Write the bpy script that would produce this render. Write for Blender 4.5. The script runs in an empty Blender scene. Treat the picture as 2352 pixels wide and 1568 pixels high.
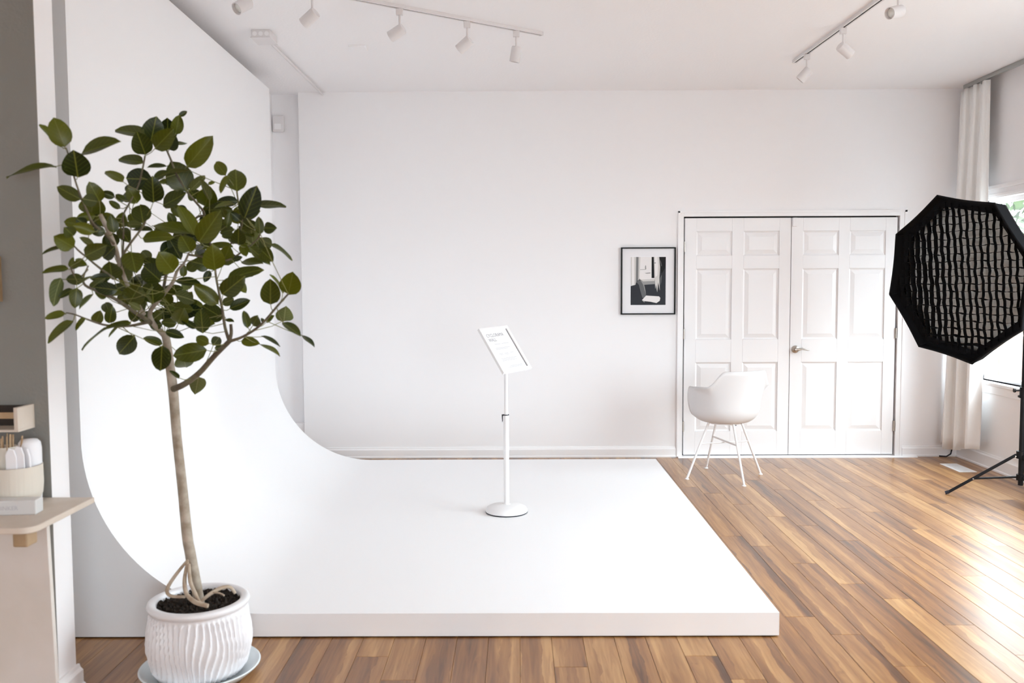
import bpy, bmesh, math, random
from mathutils import Vector, Matrix
random.seed(7)
PI = math.pi
scene = bpy.context.scene
COL = scene.collection

# ------------------------------------------------------------------ camera
CAM_H = 1.4769; F_PX = 2009.6; PITCH, YAW, ROLL = -.0636, -.0051, -.0044
def cam_axes():
    cy, sy, cp, sp, cr, sr = math.cos(YAW), math.sin(YAW), math.cos(PITCH), math.sin(PITCH), math.cos(ROLL), math.sin(ROLL)
    f = Vector((sy*cp, cy*cp, sp)); r = Vector((cy, -sy, 0)); u = r.cross(f)
    return r*cr + u*sr, u*cr - r*sr, f
AX_R, AX_U, AX_F = cam_axes()
cam_data = bpy.data.cameras.new('camera')
cam_data.sensor_width = 36; cam_data.lens = F_PX/2352*36
cam_data.clip_start = .05; cam_data.clip_end = 200
cam_data.dof.use_dof = True; cam_data.dof.focus_distance = 6.2; cam_data.dof.aperture_fstop = 3.2
cam = bpy.data.objects.new('camera', cam_data); COL.objects.link(cam)
m = Matrix.Identity(4)
for i in range(3):
    m[i][0] = AX_R[i]; m[i][1] = AX_U[i]; m[i][2] = -AX_F[i]
m[2][3] = CAM_H
cam.matrix_world = m
scene.camera = cam
CAM = Vector((0, 0, CAM_H))
def at(px, py, y):                       # a point of the place at depth y
    d = AX_F + AX_R*((px-1176)/F_PX) - AX_U*((py-784)/F_PX)
    return CAM + d*(y/d.y)

# ------------------------------------------------------------------ daylight and exposure
SKY = 8.0
world = bpy.data.worlds.new('world'); scene.world = world; world.use_nodes = True
bg = world.node_tree.nodes['Background']
# overcast sky: three times brighter overhead than at the horizon
_n = world.node_tree.nodes; _l = world.node_tree.links
_tc = _n.new('ShaderNodeTexCoord'); _sp = _n.new('ShaderNodeSeparateXYZ'); _l.new(_tc.outputs['Generated'], _sp.inputs[0])
_mx = _n.new('ShaderNodeMath'); _mx.operation = 'MAXIMUM'; _mx.inputs[1].default_value = 0; _l.new(_sp.outputs['Z'], _mx.inputs[0])
_ma = _n.new('ShaderNodeMath'); _ma.operation = 'MULTIPLY_ADD'; _ma.inputs[1].default_value = 2; _ma.inputs[2].default_value = 1; _l.new(_mx.outputs[0], _ma.inputs[0])
_ms = _n.new('ShaderNodeMath'); _ms.operation = 'MULTIPLY'; _ms.inputs[1].default_value = SKY; _l.new(_ma.outputs[0], _ms.inputs[0]); _l.new(_ms.outputs[0], bg.inputs['Strength'])
bg.inputs['Color'].default_value = (.815, .925, 1, 1)
vs = scene.view_settings
vs.view_transform = 'Standard'; vs.look = 'None'; vs.gamma = 1; vs.use_curve_mapping = False
vs.exposure = .66
scene.cycles.max_bounces = 14; scene.cycles.diffuse_bounces = 8; scene.cycles.caustics_reflective = False
def portal(name, loc, rot, sx, sy):      # sky light guided through a window opening
    l = bpy.data.lights.new(name, 'AREA'); l.shape = 'RECTANGLE'; l.size = sx; l.size_y = sy; l.cycles.is_portal = True
    o = bpy.data.objects.new(name, l); COL.objects.link(o); o.location = loc; o.rotation_euler = rot
    return o
XR = 3.783; YB = 7.46; ZC = 3.106; XL = -2.62; YF = -4.5
WIN = [(6.2, 7.182, .70, 2.147), (2.4, 5.0, .45, 2.62)]
for a, b, z0, z1 in WIN:
    portal('window_daylight', (XR+.13, (a+b)/2, (z0+z1)/2), (0, PI/2, 0), z1-z0, b-a)
FWIN = [(.5, 3.3)]
for a, b in FWIN:
    portal('window_daylight', ((a+b)/2, YF-.13, 1.5), (PI/2, 0, 0), b-a, 1.8)

# ------------------------------------------------------------------ materials
def mat(name, col, rough=.5, metal=0., spec=.5, bump=None, var=None):
    mt = bpy.data.materials.new(name); mt.use_nodes = True
    nt = mt.node_tree; b = nt.nodes['Principled BSDF']
    b.inputs['Base Color'].default_value = (*col, 1); b.inputs['Roughness'].default_value = rough
    b.inputs['Metallic'].default_value = metal; b.inputs['Specular IOR Level'].default_value = spec
    if bump or var:
        tc = nt.nodes.new('ShaderNodeTexCoord')
        n = nt.nodes.new('ShaderNodeTexNoise'); n.inputs['Scale'].default_value = (bump or var)[0]; n.inputs['Detail'].default_value = 4
        nt.links.new(tc.outputs['Object'], n.inputs['Vector'])
        if bump:
            bn = nt.nodes.new('ShaderNodeBump'); bn.inputs['Strength'].default_value = bump[1]; bn.inputs['Distance'].default_value = bump[2]
            nt.links.new(n.outputs['Fac'], bn.inputs['Height']); nt.links.new(bn.outputs['Normal'], b.inputs['Normal'])
        if var:
            n2 = nt.nodes.new('ShaderNodeTexNoise'); n2.inputs['Scale'].default_value = var[0]; n2.inputs['Detail'].default_value = 5
            nt.links.new(tc.outputs['Object'], n2.inputs['Vector'])
            r = nt.nodes.new('ShaderNodeValToRGB'); r.color_ramp.elements[0].position = .35; r.color_ramp.elements[1].position = .65
            r.color_ramp.elements[0].color = (*var[1], 1); r.color_ramp.elements[1].color = (*col, 1)
            nt.links.new(n2.outputs['Fac'], r.inputs['Fac']); nt.links.new(r.outputs['Color'], b.inputs['Base Color'])
    return mt
M = {}
M['wall'] = mat('white_wall_paint', (.875, .86, .868), .7, bump=(260, .10, .001))
M['ceiling'] = mat('textured_ceiling_paint', (.885, .87, .878), .85, bump=(55, .35, .004))
M['trim'] = mat('white_trim_paint', (.86, .845, .85), .35)
M['door'] = mat('white_door_paint', (.85, .836, .843), .4)
M['cyc'] = mat('white_cyclorama_paint', (.90, .895, .905), .6, bump=(120, .04, .0006))
M['grey_wall'] = mat('grey_wall_paint', (.25, .25, .235), .75, bump=(90, .5, .003))
M['dark'] = mat('dark_gap', (.03, .028, .027), .8)
M['black_metal'] = mat('black_metal', (.007, .007, .009), .5, spec=.25)
M['black_fabric'] = mat('black_fabric', (.006, .006, .007), .9, spec=.15)
M['diffuser'] = mat('softbox_diffusion_cloth', (.86, .86, .82), .9)
M['white_metal'] = mat('white_powder_coat', (.83, .82, .825), .38)
M['lamp_white'] = mat('white_lamp_enamel', (.74, .71, .71), .45)
M['plastic'] = mat('white_chair_plastic', (.71, .695, .70), .5)
M['nickel'] = mat('satin_nickel', (.48, .44, .40), .3, metal=1)
M['steel'] = mat('galvanised_steel', (.42, .43, .42), .45, metal=.7)
M['rubber'] = mat('black_rubber', (.01, .01, .02), .7)
M['ceramic'] = mat('white_ribbed_ceramic', (.82, .81, .83), .35)
M['saucer'] = mat('pale_blue_white_glaze', (.74, .80, .82), .25)
M['soil'] = mat('dark_potting_soil', (.035, .022, .014), .95, bump=(90, 1, .012), var=(60, (.012, .008, .006)))
M['bark'] = mat('pale_grey_bark', (.46, .40, .33), .8, bump=(40, .5, .003), var=(22, (.27, .22, .16)))
M['twig'] = mat('dark_twig_bark', (.10, .075, .05), .75, var=(30, (.17, .15, .09)))
M['petiole'] = mat('green_leaf_stalk', (.20, .20, .06), .6)
M['root'] = mat('pale_aerial_root', (.52, .44, .35), .7, var=(25, (.36, .27, .19)))
M['curtain'] = mat('white_curtain_cloth', (.86, .85, .84), .9)
M['pale_wood'] = mat('pale_birch_wood', (.70, .62, .54), .55, var=(6, (.63, .54, .45)))
M['white_wood'] = mat('whitewashed_wood', (.80, .745, .70), .55, var=(5, (.74, .68, .62)))
M['tan_wood'] = mat('tan_oak_wood', (.46, .32, .19), .55, var=(12, (.36, .24, .13)))
M['box_back'] = mat('dark_inside', (.03, .02, .015), .7)
M['cream'] = mat('cream_stoneware', (.70, .65, .57), .6)
M['book'] = mat('grey_white_cover', (.66, .66, .66), .5)
M['ink'] = mat('grey_ink', (.28, .27, .28), .6)
M['soft_ink'] = mat('light_grey_ink', (.50, .50, .53), .6)
M['paper'] = mat('white_paper', (.86, .86, .89), .5)
M['frame_black'] = mat('black_picture_frame', (.006, .006, .006), .6, spec=.2)
M['mat_board'] = mat('white_mat_board', (.80, .79, .81), .6)
for nm, c in dict(p_dark=(.030, .033, .040), p_black=(.010, .010, .011), p_grey=(.13, .135, .14), p_mid=(.30, .295, .29), p_light=(.62, .60, .58), p_white=(.80, .775, .77)).items():
    M[nm] = mat('photo_print_'+nm[2:], c, .5, spec=.15)
M['concrete'] = mat('grey_asphalt', (.20, .197, .193), .9, bump=(30, .3, .005))
M['fence'] = mat('weathered_fence_wood', (.20, .115, .085), .8, var=(5, (.15, .09, .07)))
M['foliage'] = mat('garden_foliage', (.055, .085, .028), .7, var=(3, (.035, .06, .018)))

def wood_floor():
    mt = bpy.data.materials.new('brown_laminate_planks'); mt.use_nodes = True
    nt = mt.node_tree; N = nt.nodes.new; L = nt.links.new; b = nt.nodes['Principled BSDF']
    geo = N('ShaderNodeNewGeometry'); oi = N('ShaderNodeObjectInfo')
    sep = N('ShaderNodeSeparateXYZ'); L(geo.outputs['Position'], sep.inputs[0])
    off = N('ShaderNodeMath'); off.operation = 'MULTIPLY'; off.inputs[1].default_value = 37; L(oi.outputs['Random'], off.inputs[0])
    def comb(sx, sy):
        c = N('ShaderNodeCombineXYZ')
        for k, s in enumerate((sx, sy)):
            q = N('ShaderNodeMath'); q.operation = 'MULTIPLY'; q.inputs[1].default_value = s; L(sep.outputs[k], q.inputs[0]); L(q.outputs[0], c.inputs[k])
        L(off.outputs[0], c.inputs[2]); return c
    # soft lengthwise bands inside each plank
    n1 = N('ShaderNodeTexNoise'); n1.inputs['Scale'].default_value = 1; n1.inputs['Detail'].default_value = 2; n1.inputs['Distortion'].default_value = .5; L(comb(17, .7).outputs[0], n1.inputs['Vector'])
    n2 = N('ShaderNodeTexNoise'); n2.inputs['Scale'].default_value = 1; n2.inputs['Detail'].default_value = 6; n2.inputs['Distortion'].default_value = 1.6; L(comb(42, 2.4).outputs[0], n2.inputs['Vector'])
    n3 = N('ShaderNodeTexNoise'); n3.inputs['Scale'].default_value = 1; n3.inputs['Detail'].default_value = 3; L(comb(11, 5).outputs[0], n3.inputs['Vector'])
    mx = N('ShaderNodeMath'); mx.operation = 'MULTIPLY_ADD'; mx.inputs[1].default_value = .46; L(n2.outputs['Fac'], mx.inputs[0])
    q = N('ShaderNodeMath'); q.operation = 'MULTIPLY'; q.inputs[1].default_value = .70; L(n1.outputs['Fac'], q.inputs[0]); L(q.outputs[0], mx.inputs[2])
    tone = N('ShaderNodeMath'); tone.operation = 'MULTIPLY_ADD'; tone.inputs[1].default_value = .20; tone.inputs[2].default_value = -.10; L(oi.outputs['Random'], tone.inputs[0])
    st = N('ShaderNodeMath'); st.operation = 'MULTIPLY'; st.inputs[1].default_value = 1/.0438; L(sep.outputs[0], st.inputs[0])
    wob = N('ShaderNodeMath'); wob.operation = 'MULTIPLY_ADD'; wob.inputs[1].default_value = 1.5; L(n3.outputs['Fac'], wob.inputs[0]); L(st.outputs[0], wob.inputs[2])
    fl_ = N('ShaderNodeMath'); fl_.operation = 'FLOOR'; L(wob.outputs[0], fl_.inputs[0])
    cw = N('ShaderNodeCombineXYZ'); L(fl_.outputs[0], cw.inputs[0]); L(off.outputs[0], cw.inputs[1])
    wn = N('ShaderNodeTexWhiteNoise'); wn.noise_dimensions = '2D'; L(cw.outputs[0], wn.inputs['Vector'])
    stp = N('ShaderNodeMath'); stp.operation = 'MULTIPLY_ADD'; stp.inputs[1].default_value = .26; stp.inputs[2].default_value = -.12; L(wn.outputs['Value'], stp.inputs[0])
    ad0 = N('ShaderNodeMath'); ad0.operation = 'ADD'; L(mx.outputs[0], ad0.inputs[0]); L(stp.outputs[0], ad0.inputs[1])
    ad = N('ShaderNodeMath'); ad.operation = 'ADD'; L(ad0.outputs[0], ad.inputs[0]); L(tone.outputs[0], ad.inputs[1])
    r = N('ShaderNodeValToRGB'); cr = r.color_ramp
    cr.elements[0].position = .26; cr.elements[0].color = (.070, .024, .005, 1)
    cr.elements[1].position = .84; cr.elements[1].color = (.48, .26, .095, 1)
    for p, c in ((.42, (.17, .064, .014)), (.55, (.255, .105, .026)), (.68, (.34, .158, .045))):
        e = cr.elements.new(p); e.color = (*c, 1)
    L(ad.outputs[0], r.inputs['Fac'])
    kr = N('ShaderNodeValToRGB'); kr.color_ramp.elements[0].position = .20; kr.color_ramp.elements[1].position = .27
    kr.color_ramp.elements[0].color = (.35, .25, .2, 1); kr.color_ramp.elements[1].color = (1, 1, 1, 1); L(n3.outputs['Fac'], kr.inputs['Fac'])
    ml = N('ShaderNodeMix'); ml.data_type = 'RGBA'; ml.blend_type = 'MULTIPLY'; ml.inputs[0].default_value = 1
    L(r.outputs['Color'], ml.inputs[6]); L(kr.outputs['Color'], ml.inputs[7]); L(ml.outputs[2], b.inputs['Base Color'])
    b.inputs['Roughness'].default_value = .36; b.inputs['Specular IOR Level'].default_value = .7; b.inputs['Coat Weight'].default_value = .38; b.inputs['Coat Roughness'].default_value = .24
    bn = N('ShaderNodeBump'); bn.inputs['Strength'].default_value = .12; bn.inputs['Distance'].default_value = .002; L(n2.outputs['Fac'], bn.inputs['Height']); L(bn.outputs['Normal'], b.inputs['Normal'])
    return mt
M['floor'] = wood_floor()

def leaf_material(name, dark, light, vein, rough, spec):
    mt = bpy.data.materials.new(name); mt.use_nodes = True
    nt = mt.node_tree; N = nt.nodes.new; L = nt.links.new; b = nt.nodes['Principled BSDF']
    uv = N('ShaderNodeUVMap'); uv.uv_map = 'UVMap'; sep = N('ShaderNodeSeparateXYZ'); L(uv.outputs[0], sep.inputs[0])
    oi = N('ShaderNodeObjectInfo')
    base = N('ShaderNodeMix'); base.data_type = 'RGBA'; base.inputs[6].default_value = (*dark, 1); base.inputs[7].default_value = (*light, 1); L(oi.outputs['Random'], base.inputs[0])
    def math_(op, a, bb=None, c=None):
        n = N('ShaderNodeMath'); n.operation = op
        for k, v in enumerate((a, bb, c)):
            if v is None: continue
            if isinstance(v, (int, float)): n.inputs[k].default_value = v
            else: L(v, n.inputs[k])
        return n.outputs[0]
    ab = math_('ABSOLUTE', math_('SUBTRACT', sep.outputs[0], .5))
    mid = math_('LESS_THAN', ab, .022)
    s = math_('SUBTRACT', sep.outputs[1], math_('MULTIPLY', ab, .75))
    fr = math_('ABSOLUTE', math_('SUBTRACT', math_('FRACT', math_('MULTIPLY', s, 6.5)), .5))
    side = math_('MULTIPLY', math_('LESS_THAN', fr, .045), .45)
    v = math_('MAXIMUM', mid, side)
    vm = N('ShaderNodeMix'); vm.data_type = 'RGBA'; vm.inputs[7].default_value = (*vein, 1); L(v, vm.inputs[0]); L(base.outputs[2], vm.inputs[6])
    L(vm.outputs[2], b.inputs['Base Color']); b.inputs['Roughness'].default_value = rough; b.inputs['Specular IOR Level'].default_value = spec
    tr = N('ShaderNodeBsdfTranslucent'); L(vm.outputs[2], tr.inputs['Color'])
    ms = N('ShaderNodeMixShader'); ms.inputs[0].default_value = .22; L(b.outputs[0], ms.inputs[1]); L(tr.outputs[0], ms.inputs[2])
    L(ms.outputs[0], nt.nodes['Material Output'].inputs['Surface'])
    return mt
M['leaf'] = leaf_material('glossy_fig_leaf', (.013, .026, .002), (.125, .145, .005), (.17, .19, .03), .36, .45)
M['leaf_under'] = leaf_material('pale_fig_leaf_underside', (.075, .10, .028), (.17, .19, .055), (.30, .31, .12), .6, .3)
def glass():
    mt = bpy.data.materials.new('clear_window_glass'); mt.use_nodes = True
    nt = mt.node_tree; nt.nodes.clear(); N = nt.nodes.new
    o = N('ShaderNodeOutputMaterial'); t = N('ShaderNodeBsdfTransparent'); t.inputs[0].default_value = (.96, .97, .965, 1)
    g = N('ShaderNodeBsdfGlossy'); g.inputs['Roughness'].default_value = .02
    x = N('ShaderNodeMixShader'); x.inputs[0].default_value = .06
    nt.links.new(t.outputs[0], x.inputs[1]); nt.links.new(g.outputs[0], x.inputs[2]); nt.links.new(x.outputs[0], o.inputs[0])
    return mt
M['glass'] = glass()

# ------------------------------------------------------------------ mesh helpers
class MB:
    def __init__(s): s.v = []; s.f = []; s.m = []
    def add(s, vs, fs, mi=0):
        o = len(s.v); s.v += [tuple(p) for p in vs]; s.f += [tuple(i+o for i in f) for f in fs]; s.m += [mi]*len(fs); return s
    def box(s, a, b, mi=0):
        (x0, y0, z0), (x1, y1, z1) = a, b
        return s.add([(x0,y0,z0),(x1,y0,z0),(x1,y1,z0),(x0,y1,z0),(x0,y0,z1),(x1,y0,z1),(x1,y1,z1),(x0,y1,z1)],
                     [(0,3,2,1),(4,5,6,7),(0,1,5,4),(1,2,6,5),(2,3,7,6),(3,0,4,7)], mi)
    def tube(s, pts, rad, n=10, mi=0, caps=True):
        pts = [Vector(p) for p in pts]; k = len(pts)
        rs = rad if isinstance(rad, (list, tuple)) else [rad]*k
        ref = None; rings = []
        for i in range(k):
            t = (pts[min(i+1, k-1)] - pts[max(i-1, 0)]).normalized()
            if ref is None: ref = t.orthogonal().normalized()
            ref = (ref - t*ref.dot(t)).normalized() if (ref - t*ref.dot(t)).length > 1e-6 else t.orthogonal().normalized()
            bi = t.cross(ref)
            rings.append([pts[i] + (ref*math.cos(2*PI*j/n) + bi*math.sin(2*PI*j/n))*rs[i] for j in range(n)])
        vs = [p for r in rings for p in r]; fs = []
        for i in range(k-1):
            for j in range(n):
                a = i*n+j; b = i*n+(j+1) % n; fs.append((a, b, b+n, a+n))
        if caps: fs += [tuple(range(n-1, -1, -1)), tuple(range((k-1)*n, k*n))]
        return s.add(vs, fs, mi)
    def lathe(s, prof, n=32, c=(0, 0, 0), mi=0, fn=None):
        vs = []; fs = []
        for i, (r, z) in enumerate(prof):
            for j in range(n):
                a = 2*PI*j/n; rr = r + (fn(a, z) if fn else 0)
                vs.append((c[0]+rr*math.cos(a), c[1]+rr*math.sin(a), c[2]+z))
        for i in range(len(prof)-1):
            for j in range(n):
                a = i*n+j; b = i*n+(j+1) % n; fs.append((a, b, b+n, a+n))
        return s.add(vs, fs, mi)
    def prism(s, poly, axis, a, b, mi=0):     # poly in the two other axes
        def P(u, v, w): return {'x': (w, u, v), 'y': (u, w, v), 'z': (u, v, w)}[axis]
        n = len(poly); vs = [P(u, v, a) for u, v in poly] + [P(u, v, b) for u, v in poly]
        return s.add(vs, [tuple(range(n)), tuple(range(2*n-1, n-1, -1))] + [(i, (i+1) % n, n+(i+1) % n, n+i) for i in range(n)], mi)
    def mesh(s, name, mats, smooth=None):
        me = bpy.data.meshes.new(name); me.from_pydata(s.v, [], s.f)
        for mm in (mats if isinstance(mats, (list, tuple)) else [mats]): me.materials.append(M[mm])
        for p, k in zip(me.polygons, s.m): p.material_index = k
        bm = bmesh.new(); bm.from_mesh(me); bmesh.ops.recalc_face_normals(bm, faces=bm.faces); bm.to_mesh(me); bm.free()
        if smooth is not None:
            for p in me.polygons: p.use_smooth = True
            try: me.set_sharp_from_angle(angle=math.radians(smooth))
            except Exception: pass
        me.update(); return me
    def obj(s, name, mats, parent=None, smooth=None, bevel=0, loc=None):
        o = bpy.data.objects.new(name, s.mesh(name, mats, smooth)); COL.objects.link(o)
        if parent is not None: o.parent = parent
        if loc is not None: o.location = loc
        if bevel:
            md = o.modifiers.new('bevel', 'BEVEL'); md.width = bevel; md.segments = 2; md.limit_method = 'ANGLE'; md.angle_limit = .6
        return o
def empty(name, loc=(0, 0, 0)):
    o = bpy.data.objects.new(name, None); COL.objects.link(o); o.location = loc; o.empty_display_size = .05; return o
def tag(o, label, cat, group=None):
    o['label'] = label; o['category'] = cat
    if group: o['group'] = group
    return o
def struct(o, label=None, cat=None):
    o['kind'] = 'structure'
    if label: o['label'] = label
    if cat: o['category'] = cat
    return o
def link_copy(me, name, parent, mw):
    o = bpy.data.objects.new(name, me); COL.objects.link(o); o.parent = parent; o.matrix_local = mw; return o

# ------------------------------------------------------------------ room shell
T = .14; PY1_ = 3.15
# floor: sub-floor slab plus single planks
fl = MB().box((XL-T, YF-T, -.12), (XR+T, YB+T+.4, -.010)).obj('floor', 'floor')
struct(fl, 'brown wood-look laminate plank floor of the studio', 'floor')
PW = .1315; PLN = 1.26; GAP = .0011
CYX, CYF, CYB, CYH = 1.099, 3.598, 6.862, .104           # cyclorama platform: right edge, front, back, height
plank_mesh = {}
def plank(x0, x1, y0, y1):
    key = (round(x1-x0, 4), round(y1-y0, 4))
    if key not in plank_mesh:
        w, l = key; e = .0012
        b = MB(); b.add([(0,0,-.009),(w,0,-.009),(w,l,-.009),(0,l,-.009),(0,0,-e),(w,0,-e),(w,l,-e),(0,l,-e),(e,e,0),(w-e,e,0),(w-e,l-e,0),(e,l-e,0)],
              [(0,1,5,4),(1,2,6,5),(2,3,7,6),(3,0,4,7),(4,5,9,8),(5,6,10,9),(6,7,11,10),(7,4,8,11),(8,9,10,11)])
        plank_mesh[key] = b.mesh('plank', 'floor')
    link_copy(plank_mesh[key], 'plank', fl, Matrix.Translation((x0, y0, 0)))
nrow = int((XR-XL)/PW)+1
row_off = [0, .42, .84, .20, .63, 1.05, .33, .95, .1, .74]
for i in range(nrow):
    x0 = XL + i*PW; x1 = min(x0+PW-GAP, XR)
    y = 1.1 + row_off[(i*7) % 10] - PLN
    while y < YB:
        a, b = max(y, 1.1), min(y+PLN-GAP, YB)
        y += PLN
        if b-a < .03: continue
        if x0 > CYX-PW*3.2 or a < CYF-.02 or b > 7.0 and x0 > -1.9:
            if x1 < -1.9 or (b < 2.6): continue
            if x0 < CYX-.3 and a > CYF and b < 6.9: continue
            plank(x0, x1, a, b)
ce = MB().box((XL-T, YF-T, ZC), (XR+T, YB+T+.4, ZC+.12)).obj('ceiling', 'ceiling')
struct(ce, 'white textured studio ceiling', 'ceiling')

XDL, XDR, XDM, ZD = 1.429, 3.232, 2.333, 2.045
XCOR = -1.827
wb = MB()
wb.box((XCOR, YB, 0), (XDL-.012, YB+T, ZC)); wb.box((XDR+.012, YB, 0), (XR+T, YB+T, ZC)); wb.box((XDL-.012, YB, ZD+.012), (XDR+.012, YB+T, ZC))
wb.box((XL-T, YB+.10, 0), (XCOR, YB+T+.1, ZC))           # shallow recess left of the corner
wb.box((XDL-.012, YB+.075, 0), (XDR+.012, YB+T, ZD+.012), 1)  # near-black backing panel paints the shade in the door gaps
wb = wb.obj('wall_back', ['wall', 'dark']); struct(wb, 'white back wall with double doors and a framed picture', 'wall')
MB().box((XL, YB+.02, 0), (XCOR-.004, YB+.10, .30)).obj('ledge', 'wall', wb, bevel=.004)

wr = MB(); ys = [YF-T]
for a, b, z0, z1 in sorted(WIN): ys += [a, b]
ys += [YB+T]
for k in range(0, len(ys), 2): wr.box((XR, ys[k], 0), (XR+T, ys[k+1], ZC))
for a, b, z0, z1 in WIN: wr.box((XR, a, 0), (XR+T, b, z0)); wr.box((XR, a, z1), (XR+T, b, ZC))
struct(wr.obj('wall_right', 'wall'), 'white right wall with windows beside the curtain', 'wall')
struct(MB().box((XL-T, YF-T, 0), (XL, PY1_, ZC)).box((XL-T, PY1_, 0), (-2.075, YB+T+.1, ZC)).obj('wall_left', 'wall'), 'white left wall behind the cyclorama', 'wall')
wf = MB(); xs = [XL-T, FWIN[0][0], FWIN[0][1], XR+T]
for k in (0, 2): wf.box((xs[k], YF-T, 0), (xs[k+1], YF, ZC))
for a, b in FWIN: wf.box((a, YF-T, 0), (b, YF, .6)); wf.box((a, YF-T, 2.4), (b, YF, ZC))
struct(wf.obj('wall_front', 'wall'), 'white wall with windows behind the viewpoint', 'wall')
# short grey partition at the left with its white end face
PX, PY0, PY1 = -1.637, 3.03, 3.15
wp = MB(); wp.box((XL, PY0, 0), (PX, PY1, ZC), 1); wp.box((PX-.002, PY0+.0005, 0), (PX+.001, PY1+.001, ZC), 0)
struct(wp.obj('wall_partition', ['wall', 'grey_wall']), 'grey painted partition wall with a white end at left edge', 'wall')

def baseboard(name, axis, fixed, a, b, sgn, h=.092, t=.014, label='white baseboard'):
    # profile: (offset from wall, height)
    prof = [(0, 0), (t+.008, 0), (t+.008, .012), (t, .018), (t, h-.022), (t*.55, h-.012), (t*.4, h), (0, h)]
    if axis == 'x':   # runs along x, wall plane y=fixed
        o = MB().prism([(fixed+sgn*u, v) for u, v in prof], 'x', a, b)
    else:
        o = MB(); n = len(prof)
        vs = [(fixed+sgn*u, a, v) for u, v in prof] + [(fixed+sgn*u, b, v) for u, v in prof]
        o.add(vs, [tuple(range(n)), tuple(range(2*n-1, n-1, -1))] + [(i, (i+1) % n, n+(i+1) % n, n+i) for i in range(n)])
    return struct(o.obj(name, 'trim', bevel=.001), label, 'baseboard')
baseboard('baseboard_back', 'x', YB, XCOR, XDL-.062, -1, label='white baseboard along the back wall beside the double doors')
baseboard('baseboard_corner', 'x', YB, XDR+.072, XR, -1, label='short white baseboard between doors and corner')
baseboard('baseboard_right', 'y', XR, 0, YB-.014, -1, h=.12, label='white baseboard under the right window')
baseboard('baseboard_partition', 'y', PX+.001, PY0-.02, PY1+.01, 1, h=.085, t=.022, label='white baseboard round the partition end')

# ------------------------------------------------------------------ double doors
tr = MB()
def casing_profile(b, x0, x1, z0, z1, inner):   # vertical casing strip with a stepped profile
    b.box((x0, YB-.012, z0), (x1, YB, z1))
    w = x1-x0
    if inner == 'r': b.box((x0, YB-.018, z0), (x0+w*.35, YB-.012, z1))
    else: b.box((x1-w*.35, YB-.018, z0), (x1, YB-.012, z1))
casing_profile(tr, XDL-.060, XDL-.010, 0, ZD+.055, 'r'); casing_profile(tr, XDR+.010, XDR+.068, 0, ZD+.055, 'l')
tr.box((XDL-.010, YB-.012, ZD+.008), (XDR+.010, YB, ZD+.055)); tr.box((XDL-.060, YB-.018, ZD+.038), (XDR+.068, YB-.012, ZD+.055))
struct(tr.obj('trim_1', 'trim', bevel=.0015), 'white casing around the double doors', 'trim')
struct(MB().prism([(YB-.055, 0), (YB+.05, 0), (YB+.05, .010), (YB-.045, .012)], 'x', XDL-.05, XDR+.19).obj('trim_2', 'trim', bevel=.001), 'white threshold strip below the double doors', 'trim')
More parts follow.
